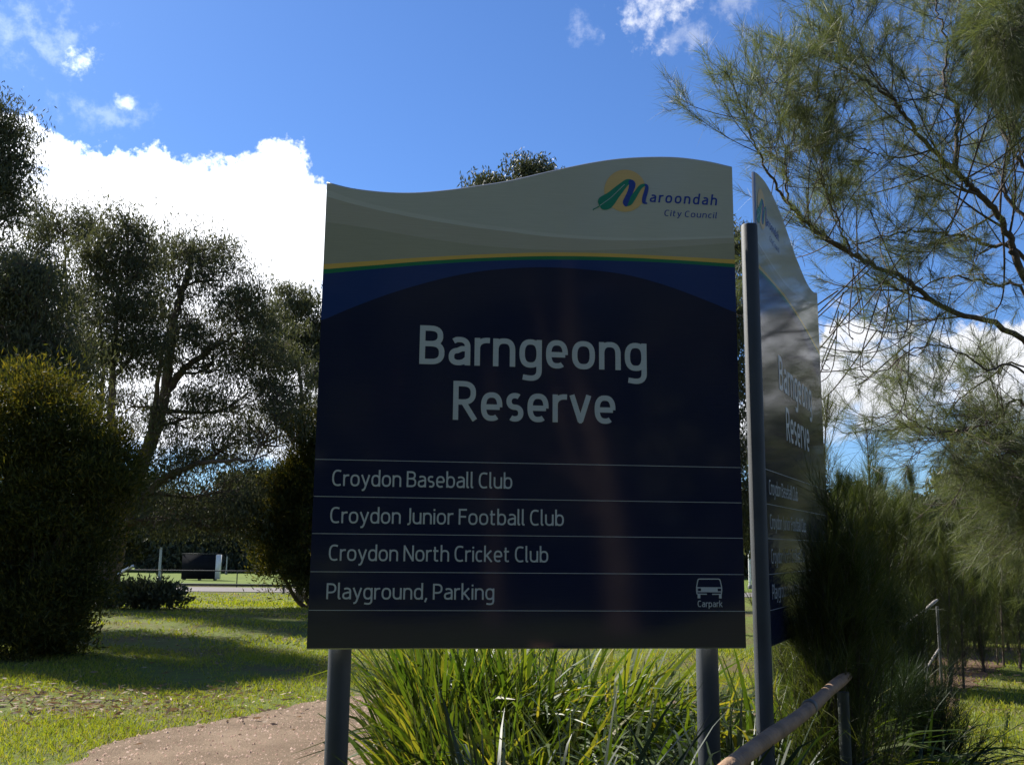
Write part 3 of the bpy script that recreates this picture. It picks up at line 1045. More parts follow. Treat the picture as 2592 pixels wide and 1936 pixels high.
def gum_tree(name, base, trunks, lobes, label, r0, leaf=(.145, .029), per=150, clus=.40, mat='gum', bark='bark', group='gum trees behind the lawn', droop=1.0, extra=None):
    """trunks: world polylines; lobes: (centre, rx, ry, rz, clusters)"""
    base = np.asarray(base, float)
    root = empty(name, base, label, 'tree', group)
    tb, cb = MB(), MB()
    stem = []
    for i, t in enumerate(trunks):
        c = catmull(np.asarray(t, float) - base, 6)
        r = np.linspace(1, .22, len(c)) * r0 * (.72 if i == 0 else .36)
        r[:3] *= np.linspace(1.35, 1.0, 3) if i == 0 else 1
        c[1:-1] += rng.normal(size=(len(c) - 2, 3)) * .02
        tube(tb, c, r, 12, False)
        stem += list(zip(c[len(c) // 5:], r[len(c) // 5:]))
    SP = np.array([s[0] for s in stem])
    SR = np.array([s[1] for s in stem])
    for (c, rx, ry, rz, nc) in lobes:
        nc = int(nc * 2.3)
        c = np.asarray(c, float) - base
        # limb from a stem point lower than the lobe
        dd = np.linalg.norm(SP - c, axis=1) + np.maximum(0, SP[:, 2] - c[2] + .5) * 1.6
        k = int(np.argmin(dd))
        hub = c - np.array([0, 0, rz * .35])
        main = limb(tb, SP[k], hub, max(.02, SR[k] * .45), .018, .10, 7, 8)
        q = unit(rng.normal(size=(nc, 3))) * rng.uniform(.35, 1, (nc, 1)) ** .6
        pts = c + q * np.array([rx, ry, rz]) * 1.22
        for p in pts:
            s = main[int(rng.integers(len(main) // 2, len(main)))]
            mid = limb(tb, s, p, .018, .006, .12, 4, 6)
            n = int(per * .92 * rng.uniform(.4, 1.7))
            off = np.clip(rng.normal(size=(n, 3)), -1.5, 1.5) * np.array([clus, clus, clus * .62]) * rng.uniform(.5, 1.25)
            b = p + off
            for q_ in b[rng.integers(0, n, 4)]:
                tube(tb, [p, (p + q_) / 2 + rng.normal(size=3) * .03, q_], [.007, .005, .003], 3, False)
            d = np.stack([rng.normal(size=n) * .55, rng.normal(size=n) * .55, -np.abs(rng.normal(size=n)) * droop - .25], 1)
            leaves(cb, b, d, leaf[0] * rng.uniform(.7, 1.35, n), leaf[1] * rng.uniform(.7, 1.3, n))
    if extra:
        extra(tb, base)
    tb.build('trunk', M[bark], root, True)
    cb.build('crown', M[mat], root)
    return root


def L(px, py, Y, wpx, hpx, n, dy=None):
    c = at(px, py, Y)
    return (c, wpx * Y / FPX, dy if dy else wpx * Y / FPX, hpx * Y / FPX, n)


def on_ground(px, py, Y):
    p = at(px, py, Y)
    p[2] = float(gz(p[0], p[1])) - .1
    return p


# main forked gum in the middle of the left group
YA = 27.0
bA = on_ground(275, 1530, YA)
gum_tree('gum_tree', bA,
         [[bA, at(285, 1440, YA), at(318, 1310, YA), at(352, 1200, YA), at(395, 1080, YA), at(417, 1000, YA), at(432, 880, YA), at(450, 770, YA), at(478, 690, YA), at(490, 620, YA)],
          [at(305, 1350, YA), at(345, 1230, YA - .4), at(370, 1130, YA - .5), at(395, 1010, YA - .6), at(410, 900, YA - .8), at(425, 830, YA - .9)],
          [at(417, 1000, YA), at(470, 930, YA), at(540, 880, YA - .3), at(600, 840, YA - .4)],
          [at(330, 1290, YA), at(420, 1210, YA - .5), at(520, 1170, YA - 1), at(640, 1165, YA - 1.2)]],
         [L(500, 620, YA, 80, 45, 9), L(560, 690, YA, 75, 60, 9), L(440, 690, YA, 55, 55, 6), L(600, 780, YA, 80, 60, 10), L(480, 800, YA, 70, 55, 8),
          L(650, 880, YA, 90, 60, 10), L(540, 900, YA, 90, 60, 10), L(720, 960, YA, 70, 60, 8), L(600, 1000, YA, 100, 60, 12), L(480, 1040, YA, 80, 55, 8),
          L(680, 1080, YA, 90, 55, 9), L(560, 1120, YA, 100, 55, 11), L(460, 1180, YA, 90, 60, 10), L(580, 1220, YA, 90, 60, 10), L(490, 1290, YA, 110, 50, 12),
          L(620, 1310, YA, 70, 50, 8), L(410, 1300, YA, 70, 50, 6), L(330, 1010, YA + 1, 60, 60, 6), L(400, 640, YA + 1, 45, 40, 5), L(395, 760, YA + 1, 50, 50, 5), L(390, 880, YA + 1, 50, 50, 5), L(640, 740, YA, 60, 45, 5), L(690, 870, YA + 2, 70, 60, 6), L(770, 1040, YA + 2, 60, 60, 5)],
         'tall forked gum leaning right, dark trunk standing above the low bush', .36, per=150)

# gums further left
YB = 29.0
bB = on_ground(225, 1505, YB)
gum_tree('gum_tree', bB, [[bB, at(235, 1350, YB), at(225, 1150, YB), at(205, 1000, YB), at(188, 900, YB), at(170, 780, YB), at(165, 660, YB)],
                          [at(225, 1150, YB), at(255, 1020, YB), at(262, 900, YB), at(250, 800, YB)]],
         [L(160, 570, YB, 80, 40, 9), L(235, 560, YB, 45, 40, 5), L(90, 620, YB, 60, 60, 8), L(60, 720, YB, 80, 55, 9), L(150, 740, YB, 80, 60, 9), L(240, 800, YB, 70, 60, 8),
          L(110, 850, YB, 90, 50, 9), L(40, 900, YB, 90, 50, 9), L(210, 920, YB, 80, 50, 8), L(130, 980, YB, 90, 50, 8), L(40, 800, YB, 60, 60, 6), L(250, 1050, YB, 70, 50, 6)],
         'spreading dark gum behind the left shrub, rounded top against bright cloud', .26, per=170)
YC = 25.0
bC = on_ground(262, 1535, YC)
gum_tree('gum_tree', bC, [[bC, at(265, 1400, YC), at(275, 1250, YC), at(283, 1080, YC), at(285, 960, YC), at(290, 840, YC), at(300, 730, YC)]],
         [L(290, 640, YC, 70, 50, 10), L(350, 690, YC, 45, 50, 7), L(240, 680, YC, 50, 50, 7), L(300, 760, YC, 80, 50, 11), L(340, 850, YC, 70, 45, 8), L(260, 870, YC, 70, 50, 8), L(330, 900, YC, 60, 40, 6),
          L(325, 565, YC, 45, 25, 4), L(370, 600, YC, 30, 25, 2)],
         'upright dense gum between the forked gum and the leftmost gums', .24, per=170)
YE = 22.0
bE = on_ground(-90, 1560, YE)
gum_tree('gum_tree', bE, [[bE, at(-80, 1300, YE), at(-70, 1000, YE), at(-60, 700, YE), at(-55, 500, YE), at(-50, 350, YE)]],
         [L(0, 340, YE, 45, 70, 12), L(-60, 300, YE, 60, 60, 8), L(20, 420, YE, 30, 40, 5), L(-40, 470, YE, 60, 50, 7), L(15, 540, YE, 45, 50, 4), L(-20, 640, YE, 60, 60, 8), L(-60, 780, YE, 80, 60, 8), L(20, 750, YE, 60, 50, 5),
          L(-30, 880, YE, 80, 50, 7)],
         'tallest gum cut by the left edge, crown above the cloud bank', .3, per=200)
YH = 20.5
bH = on_ground(30, 1580, YH)
gum_tree('gum_tree', bH, [[bH, at(40, 1350, YH), at(60, 1150, YH), at(70, 950, YH), at(90, 800, YH)], [at(60, 1150, YH), at(30, 950, YH), at(0, 800, YH)]],
         [L(90, 760, YH, 75, 60, 9), L(20, 720, YH, 60, 60, 7), L(140, 860, YH, 70, 50, 8), L(40, 880, YH, 90, 55, 10), L(110, 950, YH, 90, 50, 9), L(190, 950, YH, 50, 50, 5), L(-40, 830, YH, 70, 70, 7), L(60, 680, YH, 50, 35, 4)],
         'shorter bushy gum rising straight behind the big round shrub', .24, per=160)
YD = 40.0
bD = on_ground(760, 1490, YD)
gum_tree('gum_tree', bD, [[bD, at(762, 1300, YD), at(765, 1100, YD), at(763, 1000, YD), at(755, 900, YD), at(748, 800, YD)],
                          [at(763, 1020, YD), at(790, 960, YD), at(820, 900, YD)]],
         [L(745, 760, YD, 50, 28, 8), L(710, 810, YD, 50, 40, 7), L(780, 830, YD, 60, 40, 9), L(740, 880, YD, 60, 40, 8), L(800, 920, YD, 50, 40, 7), L(700, 900, YD, 45, 40, 5), L(830, 850, YD, 50, 50, 7), L(720, 1000, YD, 50, 40, 3), L(840, 990, YD, 60, 60, 6)],
         'slim airy gum just left of the sign, further back', .2, (.22, .05), per=120, clus=.42)
YF = 36.0
bF = on_ground(1300, 1490, YF)
gum_tree('gum_tree', bF, [[bF, at(1300, 1100, YF), at(1290, 800, YF), at(1300, 560, YF)]],
         [L(1330, 452, YF, 62, 36, 14), L(1240, 475, YF, 42, 30, 8), L(1290, 540, YF, 110, 40, 12), L(1390, 520, YF, 60, 40, 8), L(1200, 600, YF, 80, 50, 8), L(1320, 680, YF, 130, 60, 12), L(1420, 800, YF, 120, 70, 9), L(1180, 800, YF, 120, 70, 9)],
         'tree peeking over the top edge of the front sign', .3, (.20, .055), per=190, clus=.38, mat='gum_far')


def dense_shrub(name, base, lumps, label, n, trunk_h, mat='bush', group='dense shrubs on the lawn', size=(.085, .02)):
    base = np.asarray(base, float)
    root = empty(name, base, label, 'shrub', group)
    tb, cb = MB(), MB()
    tot = sum(r[0] * r[2] for _, r in lumps)
    for c, r in lumps:
        c = np.asarray(c, float) - base
        r = np.asarray(r, float)
        limb(tb, (rng.normal() * .12, rng.normal() * .12, 0), c, .09, .02, .08, 6)
        # sprays on the lump, each a small puff pointing out and up
        k = max(8, int(n * r[0] * r[2] / tot / 60))
        ns = int(rng.integers(11, 18))
        sc_ = unit(rng.normal(size=(ns, 3))) * rng.uniform(.55, 1.1, (ns, 1))
        pick = sc_[rng.integers(0, ns, k)] + rng.normal(size=(k, 3)) * .2
        core = rng.random(k) < .3
        pick[core] = unit(rng.normal(size=(int(core.sum()), 3))) * rng.uniform(.2, .85, (int(core.sum()), 1))
        stray = rng.random(k) < .035
        pick[stray] *= rng.uniform(1.1, 1.32, (int(stray.sum()), 1))
        dirs = unit(pick)
        sp = c + pick * r
        for p, d in zip(sp, dirs):
            if p[2] < .15:
                continue
            q = rng.normal(size=(60, 3)) * .13 * np.array([1, 1, .9]) * rng.uniform(.7, 1.5)
            dd = d * .5 + np.array([0, 0, .55]) + rng.normal(size=(60, 3)) * .45
            leaves(cb, p + q, dd, size[0] * rng.uniform(.6, 1.5, 60), size[1] * rng.uniform(.6, 1.3, 60))
    tube(tb, [(0, 0, -.1), (0, .02, trunk_h * .5), (.05, 0, trunk_h)], [.16, .12, .06], 8, False)
    tb.build('trunk', M['bark'], root, True)
    cb.build('foliage', M[mat], root)
    return root


Y1 = 14.5
bS1 = on_ground(110, 1640, Y1)


def lump(px, py, Y, wpx, hpx):
    return at(px, py, Y), (wpx * Y / FPX, wpx * Y / FPX * .9, hpx * Y / FPX)


dense_shrub('dense_shrub', bS1, [lump(100, 1050, Y1, 120, 105), lump(200, 1120, Y1, 100, 110), lump(0, 1110, Y1, 120, 120), lump(250, 1210, Y1, 85, 95), lump(120, 1240, Y1, 150, 150), lump(-60, 1250, Y1, 130, 180),
                                 lump(215, 1330, Y1, 80, 80), lump(60, 1420, Y1, 160, 110), lump(180, 1440, Y1 - .4, 85, 85), lump(90, 1540, Y1 - .5, 150, 90), lump(160, 1530, Y1 - .6, 60, 75), lump(-80, 1480, Y1, 140, 130), lump(130, 990, Y1, 60, 50), lump(275, 1170, Y1 + .3, 58, 60), lump(295, 1265, Y1 + .4, 52, 60), lump(250, 1345, Y1 + .3, 50, 45), lump(50, 1615, Y1 - .3, 150, 55), lump(150, 1615, Y1 - .3, 60, 45)],
            'big round dark shrub with yellow-lit top at the left edge', 150000, 1.6)
Y2 = 27.5
bS2 = on_ground(800, 1515, Y2)
dense_shrub('dense_shrub', bS2, [lump(790, 1120, Y2, 75, 70), lump(760, 1190, Y2, 70, 75), lump(725, 1250, Y2, 60, 70), lump(800, 1260, Y2, 110, 110), lump(700, 1340, Y2, 65, 70), lump(770, 1370, Y2, 110, 90), lump(690, 1420, Y2, 55, 55),
                                 lump(850, 1350, Y2, 120, 130), lump(760, 1450, Y2, 90, 45), lump(860, 1200, Y2, 90, 100)],
            'conical yellow-green shrub half hidden behind the sign at its left edge', 64000, 1.8, size=(.13, .034))
Y3 = 25.0
dense_shrub('low_bush', on_ground(370, 1540, Y3), [lump(350, 1505, Y3, 60, 22), lump(400, 1508, Y3, 45, 20), lump(310, 1512, Y3, 45, 18), lump(440, 1515, Y3, 25, 12)],
            'low dark bush at the foot of the forked gum', 5200, .3, mat='gum', group=None, size=(.13, .05))
for (x, y, w, h, lab) in ((8.7, 19.5, 1.5, 1.5, 'dark shrub standing in for shade behind the far handrail, nearest its end'), (11.2, 20.5, 1.7, 1.8, 'dark shrub standing in for shade at the right edge beyond the brown soil strip')):
    zz = float(gz(x, y))  # shrubs added to stand in for the shade under the she-oak
    dense_shrub('shade_shrub', (x, y, zz), [((x + dx * w, y + dy, zz + h * (.55 + dz)), (w * .75, w * .6, h * .6)) for dx, dy, dz in ((0, 0, 0), (.7, .2, -.1), (-.7, -.2, -.1), (.3, .1, .45), (-.35, 0, .35))],
                lab, 16000, .6, mat='gum', group=None, size=(.13, .05))
# dead limb lying in the fork, sunlight put into its white colour
mb = MB()
pA, pB = at(300, 1453, 24.6), at(337, 1431, 24.3)
r_ = empty('broken_branch', pA, 'pale broken branch end whitened as if sunlit, beside the gum trunk', 'branch')
tube(mb, [pA - pA, (pB - pA) * .3, (pB - pA) * .34, pB - pA], [.035, .04, .042, .03], 8)
mb.build('stick', M['white_paint_and_sunlit_stick'], r_, True)
mb = MB()
g0 = on_ground(290, 1540, 24.8)
tube(mb, [g0 - pA, (g0 - pA) * .5 + np.array([-.06, .05, 0]), np.array([0, 0, 0.0])], [.05, .045, .036], 7)
mb.build('stem', M['bark'], r_, True)


# ---- she-oak (casuarina) with needle tufts
class Sheoak:
    def __init__(self):
        self.w, self.n = MB(), MB()

    def tuft(self, p, d, n=22, ln=.17, spread=.42, width=.002, droop=.1):
        d = unit(d)
        n = int(n * 1.55)
        b = np.asarray(p) + d * rng.uniform(-.12, .02, (n, 1)) + rng.normal(size=(n, 3)) * .004
        dd = d + rng.normal(size=(n, 3)) * spread
        needles(self.n, b, dd, ln * rng.uniform(.55, 1.25, n), width, 0, droop)

    def twig(self, p, d, L_, r=.0035, tn=20, ln=.17, up=.25, bare=0.0):
        d = unit(d)
        j = rng.normal(size=3) * .2
        e1 = p + d * L_ * .5 + j * L_ * .3
        e2 = p + d * L_ + np.array([0, 0, up * L_ * .5]) + j * L_ * .2
        c = catmull([p, e1, e2], 4)
        tube(self.w, c, np.linspace(r, r * .5, len(c)), 4, False)
        td = c[-1] - c[-2]
        if rng.random() >= bare:
            self.tuft(c[-1], td, tn, ln)
            self.tuft(c[len(c) // 2 + 1], td + rng.normal(size=3) * .3 * np.linalg.norm(td), max(5, tn // 2), ln * .9)
        return c

    def sub(self, p, d, L_, r, ntw, tn, ln, up=.3, bare=.15):
        d = unit(d)
        j = rng.normal(size=3) * .28
        pts = [p, p + d * L_ * .33 + j * L_ * .18, p + d * L_ * .68 + j * L_ * .25 + np.array([0, 0, up * L_ * .12]), p + d * L_ + np.array([0, 0, up * L_ * .32])]
        c = catmull(pts, 5)
        tube(self.w, c, np.linspace(r, r * .4, len(c)), 5, False)
        for k in range(ntw):
            i = int(rng.integers(len(c) // 4, len(c)))
            tg = unit(c[min(i, len(c) - 1)] - c[max(i - 1, 0)])
            self.twig(c[i], tg + unit(rng.normal(size=3)) * .8 + np.array([0, 0, .15]), rng.uniform(.1, .32), max(.002, r * .4), tn, ln, up, bare)
        self.tuft(c[-1], c[-1] - c[-2], tn, ln)

    def limb(self, pts, r0, r1, nsub, L0, ntw=5, tn=18, ln=.17, t0=.12, up=.3, side=.9, bare=.15):
        c = catmull(pts, 8)
        c[1:-1] += rng.normal(size=(len(c) - 2, 3)) * .008
        r0, r1 = r0 * .52, r1 * .65
        tube(self.w, c, np.linspace(r0, r1, len(c)), 8, False)
        nsub, ntw = int(nsub * 1.15), ntw + 1
        for k in range(nsub):
            t = t0 + (1 - t0) * (k + rng.random()) / nsub
            i = min(len(c) - 2, int(t * (len(c) - 1)))
            tg = unit(c[i + 1] - c[i])
            d = tg * rng.uniform(.3, .9) + unit(rng.normal(size=3)) * side + np.array([0, 0, up * .6])
            self.sub(c[i], d, L0 * rng.uniform(.5, 1.15) * (1.1 - .45 * t), max(.0038, (r0 + (r1 - r0) * t) * .4), ntw, tn, ln, up, bare)
        return c


def px_limb(pts, Y0, Y1_):
    n = len(pts)
    return [at(a, b, Y0 + (Y1_ - Y0) * i / (n - 1)) for i, (a, b) in enumerate(pts)]


base_c = np.array([4.95, 7.9, -.05])
root_c = empty('sheoak_tree', base_c, 'large she-oak reaching in from the right edge with bare limbs and needle tufts', 'tree')
sh = Sheoak()
trunk = catmull([base_c, (4.9, 7.85, 1.2), (4.75, 7.8, 2.6), (4.72, 7.75, 4.0), (4.6, 7.7, 5.6), (4.5, 7.6, 7.4)], 6)
tube(sh.w, trunk, np.linspace(.16, .05, len(trunk)), 12, False)


def from_trunk(z):
    i = int(np.argmin(abs(trunk[:, 2] - z)))
    return trunk[i]


def L2(pts, Y0, Y1_, z):
    return [from_trunk(z)] + px_limb(pts, Y0, Y1_)


sh.limb(L2([(2592, 866), (2401, 785), (2287, 708), (2156, 643), (2074, 594), (1998, 518), (1943, 436), (1905, 349), (1873, 265)], 7.6, 6.4, 2.3), .050, .006, 34, .85, t0=.2, ntw=6)
sh.limb(px_limb([(2156, 643), (2129, 588), (2107, 523), (2085, 452), (2074, 381), (2080, 305)], 6.75, 6.7), .016, .004, 14, .6, ntw=6)
sh.limb(L2([(2592, 697), (2559, 616), (2521, 539), (2456, 474), (2418, 436), (2360, 376), (2287, 289), (2254, 245), (2183, 202), (2118, 158), (2060, 120)], 7.4, 7.0, 2.9), .062, .006, 36, .9, t0=.2, ntw=6, tn=22)
sh.limb(px_limb([(2254, 245), (2205, 185), (2183, 125), (2161, 60), (2150, -20)], 7.1, 7.2), .018, .005, 14, .6, ntw=6, tn=22)
sh.limb(L2([(2592, 659), (2505, 621), (2434, 599), (2350, 588), (2287, 588), (2200, 610), (2120, 640)], 7.8, 7.3, 2.9), .04, .005, 24, .75, t0=.2, ntw=6)
sh.limb(px_limb([(2418, 436), (2421, 350), (2423, 272), (2390, 218), (2396, 109), (2374, 33), (2360, -60)], 7.15, 7.6), .035, .008, 26, .85, t0=.1, ntw=6, tn=22)
sh.limb(L2([(2592, 741), (2530, 725), (2467, 708), (2380, 703), (2290, 760), (2190, 830)], 8.0, 7.4, 2.5), .03, .004, 18, .75, t0=.25, bare=.4)
sh.limb(px_limb([(1998, 518), (1990, 440), (1985, 370), (1975, 300), (1960, 235)], 6.65, 6.6), .014, .004, 12, .5, ntw=6)
sh.limb(px_limb([(2183, 202), (2120, 230), (2050, 250), (1985, 225), (1930, 190)], 7.0, 6.8), .014, .004, 14, .5, ntw=6)
sh.limb(px_limb([(2360, 376), (2290, 400), (2220, 390), (2150, 360), (2090, 300)], 7.2, 7.4), .016, .004, 16, .6, ntw=6, tn=22)
sh.limb(L2([(2592, 420), (2540, 330), (2500, 220), (2480, 100), (2470, -40)], 7.7, 8.2, 4.4), .04, .012, 30, .9, t0=.15, ntw=6, tn=24)
sh.limb(L2([(2600, 560), (2540, 470), (2570, 330), (2590, 150), (2600, -40)], 8.0, 8.6, 3.7), .04, .012, 26, .9, t0=.2, ntw=6, tn=24)
sh.limb(L2([(2660, 120), (2590, 60), (2560, 40), (2540, 120)], 6.4, 6.0, 4.6), .03, .008, 22, .4, t0=.3, ntw=8, tn=34, up=-.5)
sh.limb(L2([(2592, 945), (2502, 934), (2430, 891), (2328, 878), (2230, 940), (2160, 920)], 7.5, 6.7, 2.1), .022, .003, 14, .6, t0=.25, bare=.45, up=.0)
sh.limb(L2([(2592, 1025), (2538, 1050), (2484, 1076), (2430, 1087), (2368, 1090), (2300, 1060), (2240, 1010)], 7.9, 7.3, 2.0), .026, .004, 22, .7, t0=.15)
sh.limb(L2([(2592, 930), (2500, 960), (2430, 1010), (2380, 1060), (2330, 1040)], 8.2, 8.2, 2.2), .02, .004, 20, .7, t0=.2, ntw=6)
# long bare hanging twigs
for i in range(26):
    a = at(rnd.uniform(2110, 2420), rnd.uniform(640, 860), rnd.uniform(6.7, 7.6))
    b = a + np.array([rnd.uniform(-.7, .1), rnd.uniform(-.2, .3), rnd.uniform(-.75, -.1)])
    c = catmull([a, (a + b) / 2 + np.array([rnd.uniform(-.2, .2), 0, -.2]), b, b + np.array([-.12, 0, rnd.uniform(0, .14)])], 6)
    tube(sh.w, c, np.linspace(.006, .0025, len(c)), 4, False)
    if i % 2 == 0:
        sh.tuft(c[-1], c[-1] - c[-2], 14, .16)
# lower skirt of drooping, softly lit foliage
for i in range(30):
    s0 = from_trunk(rnd.uniform(.9, 2.4))
    e = at(rnd.uniform(2290, 2640), rnd.uniform(1090, 1400), rnd.uniform(7.4, 9.6))
    if e[0] / e[1] < .47:
        e[2] += .35
    mid = (s0 + e) / 2 + np.array([0, 0, .35])
    sh.limb([s0, mid, e], .014, .004, 10, .5, ntw=6, tn=14, ln=.14, t0=.3, up=-.05, bare=.12)
ow = sh.w.build('trunk', M['bark_casu'], root_c, True)
on = sh.n.build('crown', M['casu'], root_c)
for o in (ow, on):
    o.data.transform(Matrix.Translation(-Vector(base_c)))


def broom(name, base, stems, label, mat='broom', seed=0, group='broom-like young she-oaks'):
    base = np.asarray(base, float)
    root = empty(name, base, label, 'shrub', group)
    s = Sheoak()
    for (x, y, h, lean, dens) in stems:
        b = np.array([x, y, 0.0])
        top = b + np.array([lean, rng.normal() * .08, h])
        c = catmull([b, b + (top - b) * .4 + rng.normal(size=3) * .04, b + (top - b) * .75 + rng.normal(size=3) * .03, top], 7)
        tube(s.w, c, np.linspace(.009 + h * .003, .0025, len(c)), 6, False)
        n = int(dens * h)
        for k in range(n):
            t = rng.uniform(.0, 1.0)
            i = min(len(c) - 2, int(t * (len(c) - 1)))
            L_ = rng.uniform(.18, .5) * (1.05 - .75 * t)
            d = np.array([rng.normal() * .38, rng.normal() * .38, 1.0])
            s.twig(c[i], d, L_, .003, 20, .2, .7, .05)
        s.tuft(c[-1], c[-1] - c[-2], 8, .13, .25)
    s.w.build('stems', M['bark_casu'], root, True)
    s.n.build('foliage', M[mat], root)
    return root


def stems(n, rx, ry, h0, h1, dens):
    return [(float(np.clip(rng.normal(), -1.4, 1.4)) * rx, float(np.clip(rng.normal(), -1.4, 1.4)) * ry, rng.uniform(h0, h1), float(np.clip(rng.normal(), -1.5, 1.5)) * .12, dens) for _ in range(n)]


broom('broom_bush', (2.2, 6.45, 0), [(-.06, 0, 2.62, -.03, 14), (.22, .1, 2.42, .0, 16), (-.2, .1, 1.8, -.08, 40), (.1, -.1, 1.95, .03, 40)] + stems(24, .20, .22, 1.0, 1.8, 46),
      'tall upright broom-like young she-oak beside the angled sign, thin leader above it')
broom('broom_bush', (2.68, 7.5, 0), stems(14, .13, .3, 1.1, 1.95, 46), 'bushy young she-oak right of the thin-leadered one, behind the handrail end')
broom('broom_bush', (2.25, 5.75, 0), stems(9, .14, .15, .5, .85, 40), 'low dark broomy growth in front, right of the brown rail end', mat='lom_dark_shade')
broom('broom_bush', (6.9, 16.4, 0), stems(34, .9, .5, 1.6, 3.0, 55), 'loose olive thicket of young she-oak behind the far handrail')
broom('broom_bush', (4.7, 11.9, 0), stems(18, .45, .3, 1.2, 2.3, 42), 'feathery young she-oak behind the far handrail posts')
broom('broom_bush', (6.2, 13.6, 0), stems(20, .6, .4, 1.1, 2.2, 42), 'wide feathery young she-oak right of the far handrail end')
broom('broom_bush', (1.39, 4.5, 0), [(-.07, .0, 1.15, -.02, 30), (-.04, .06, 1.25, .0, 30), (-.01, -.04, 1.35, .0, 32), (.02, .05, 1.5, .02, 32), (.06, .0, 1.65, .03, 32), (.09, .06, 1.78, .03, 30), (.12, .0, 1.5, .05, 34), (.08, -.08, 1.2, .05, 34), (.16, .08, 1.6, .06, 32)],
      'narrow green young she-oak overlapping the angled sign panel')


def lomandra(base, n, h, spread, label, mat='lom', width=.011, tilt=0.0, named=14, group='strap-leaved tussocks round the signs'):
    base = np.asarray(base, float)
    root = empty('strap_leaf_tussock', base, label, 'plant', group)
    bulk = MB()

    def blade(mb, i):
        a = rng.uniform(0, 2 * math.pi)
        out = np.array([math.cos(a), math.sin(a), 0])
        r = rng.uniform(0, .2)
        p0 = out * r + np.array([rng.normal() * .04, rng.normal() * .04, 0])
        Ln = h * rng.uniform(.6, 1.32)
        lean = min(1.4, abs(rng.normal()) * spread * 1.6 + .18)
        if base[0] < .2 and out[0] < -.2:
            lean *= .38
        drift = rng.normal() * .16
        tang = np.array([-out[1], out[0], 0])
        k = 9
        pts = []
        for t in np.linspace(0, 1, k):
            bend = lean * (t ** 1.6)
            z = Ln * t * (1 - .42 * min(1.5, lean) * t * t)
            pts.append(p0 + out * bend * Ln * .85 + np.array([0, 0, z]) + tang * drift * t * t * Ln)
        if rng.random() < .36:                     # folded tip
            for q, f in ((-3, .35), (-2, .9), (-1, 1.7)):
                pts[q] = pts[q] + np.array([0, 0, -.09 * Ln * f])
        P = np.array(pts)
        sd = unit(np.cross(out, [0, 0, 1]) + rng.normal(size=3) * .35)
        w = width * rng.uniform(.6, 1.35) * np.array([.8, .95, 1, 1, .97, .9, .75, .5, .08])
        V = np.concatenate([P - sd * w[:, None] / 2, P + sd * w[:, None] / 2])
        mb.add(V, [(q, q + 1, q + 1 + k, q + k) for q in range(k - 1)])

    for i in range(int(n * 1.5)):
        blade(bulk, i)
    tag(bulk.build('foliage', M[mat], root), kind='stuff')
    for i in range(named):
        mb = MB()
        blade(mb, i)
        mb.build('leaf', M[mat], root)
    return root


LOM = [((-.32, 5.2), 420, 1.05, .5, 'lom', 'yellow-green tussock just right of the left sign post'),
       ((-.30, 5.6), 480, 1.14, .6, 'lom', 'dense tussock behind the sign, left of its middle'),
       ((.12, 5.35), 480, 1.12, .62, 'lom', 'tall tussock under the middle of the front sign'),
       ((.52, 5.6), 460, 1.10, .65, 'lom', 'tussock under the front sign, right of its middle'),
       ((.92, 5.3), 400, .92, .75, 'lom', 'tussock just left of the right sign post'),
       ((-.22, 4.7), 420, .85, .58, 'lom', 'arching tussock low under the front sign, left'),
       ((.12, 4.55), 420, .84, .7, 'lom', 'shaded tussock low under the sign, right of the arching one'),
       ((.50, 4.5), 420, .86, .8, 'lom', 'dark shaded tussock under the sign, right of its middle'),
       ((.98, 4.35), 400, .86, .7, 'lom_dark_shade', 'dark tussock hiding the foot of the right sign post'),
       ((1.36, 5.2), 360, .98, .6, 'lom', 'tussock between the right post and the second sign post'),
       ((1.95, 4.9), 400, .66, .9, 'lom_dark_shade', 'wide dark tussock with drooping blades at the lower right'),
       ((.0, 3.55), 150, .95, .7, 'lom_dark_shade', 'shaded tussock in front of the sign, nearest the left post'),
       ((.22, 3.5), 170, .98, .75, 'lom_dark_shade', 'shaded tussock in front of the sign middle, one long pale blade'),
       ((.70, 3.5), 170, .98, .7, 'lom_dark_shade', 'shaded tussock in front of the right sign post'),
       ((2.2, 5.6), 300, .75, .7, 'lom_dark_shade', 'dark tussock behind the end of the brown rail')]
for (x, y), n, h, sp, m, lab in LOM:
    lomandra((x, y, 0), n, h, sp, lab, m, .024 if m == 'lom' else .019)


# ------------------------------------------------------------------ behind: oval, fences, screen, poles
def fence_line(name, p0, p1, z, h, n, label, rails, pr):
    root = empty(name, (p0[0], p0[1], z), label, 'fence')
    d = np.array([p1[0] - p0[0], p1[1] - p0[1], 0.0])
    for i in range(n + 1):
        c = d * i / n
        mb = MB()
        tube(mb, [c + [0, 0, -.2], c + [0, 0, h]], pr, 8)
        mb.build('post', M['fence'], root, True)
    for rz, rr in rails:
        mb = MB()
        tube(mb, [np.array([0, 0, rz]) - d * .001, d * 1.001 + [0, 0, rz]], rr, 8)
        mb.build('rail', M['fence'], root, True)
    return root


zf = -1.28
fence_line('barrier_rail', (-42, 57.8), (10, 57.0), zf, .50, 9, 'low dark barrier rail along the near side of the road', [(.48, .055)], .06)
fence_line('oval_fence', (-48, 65.3), (12, 64.9), zf, 1.05, 12, 'dark waist-high fence round the sports field', [(1.04, .035), (.08, .02)], .035)

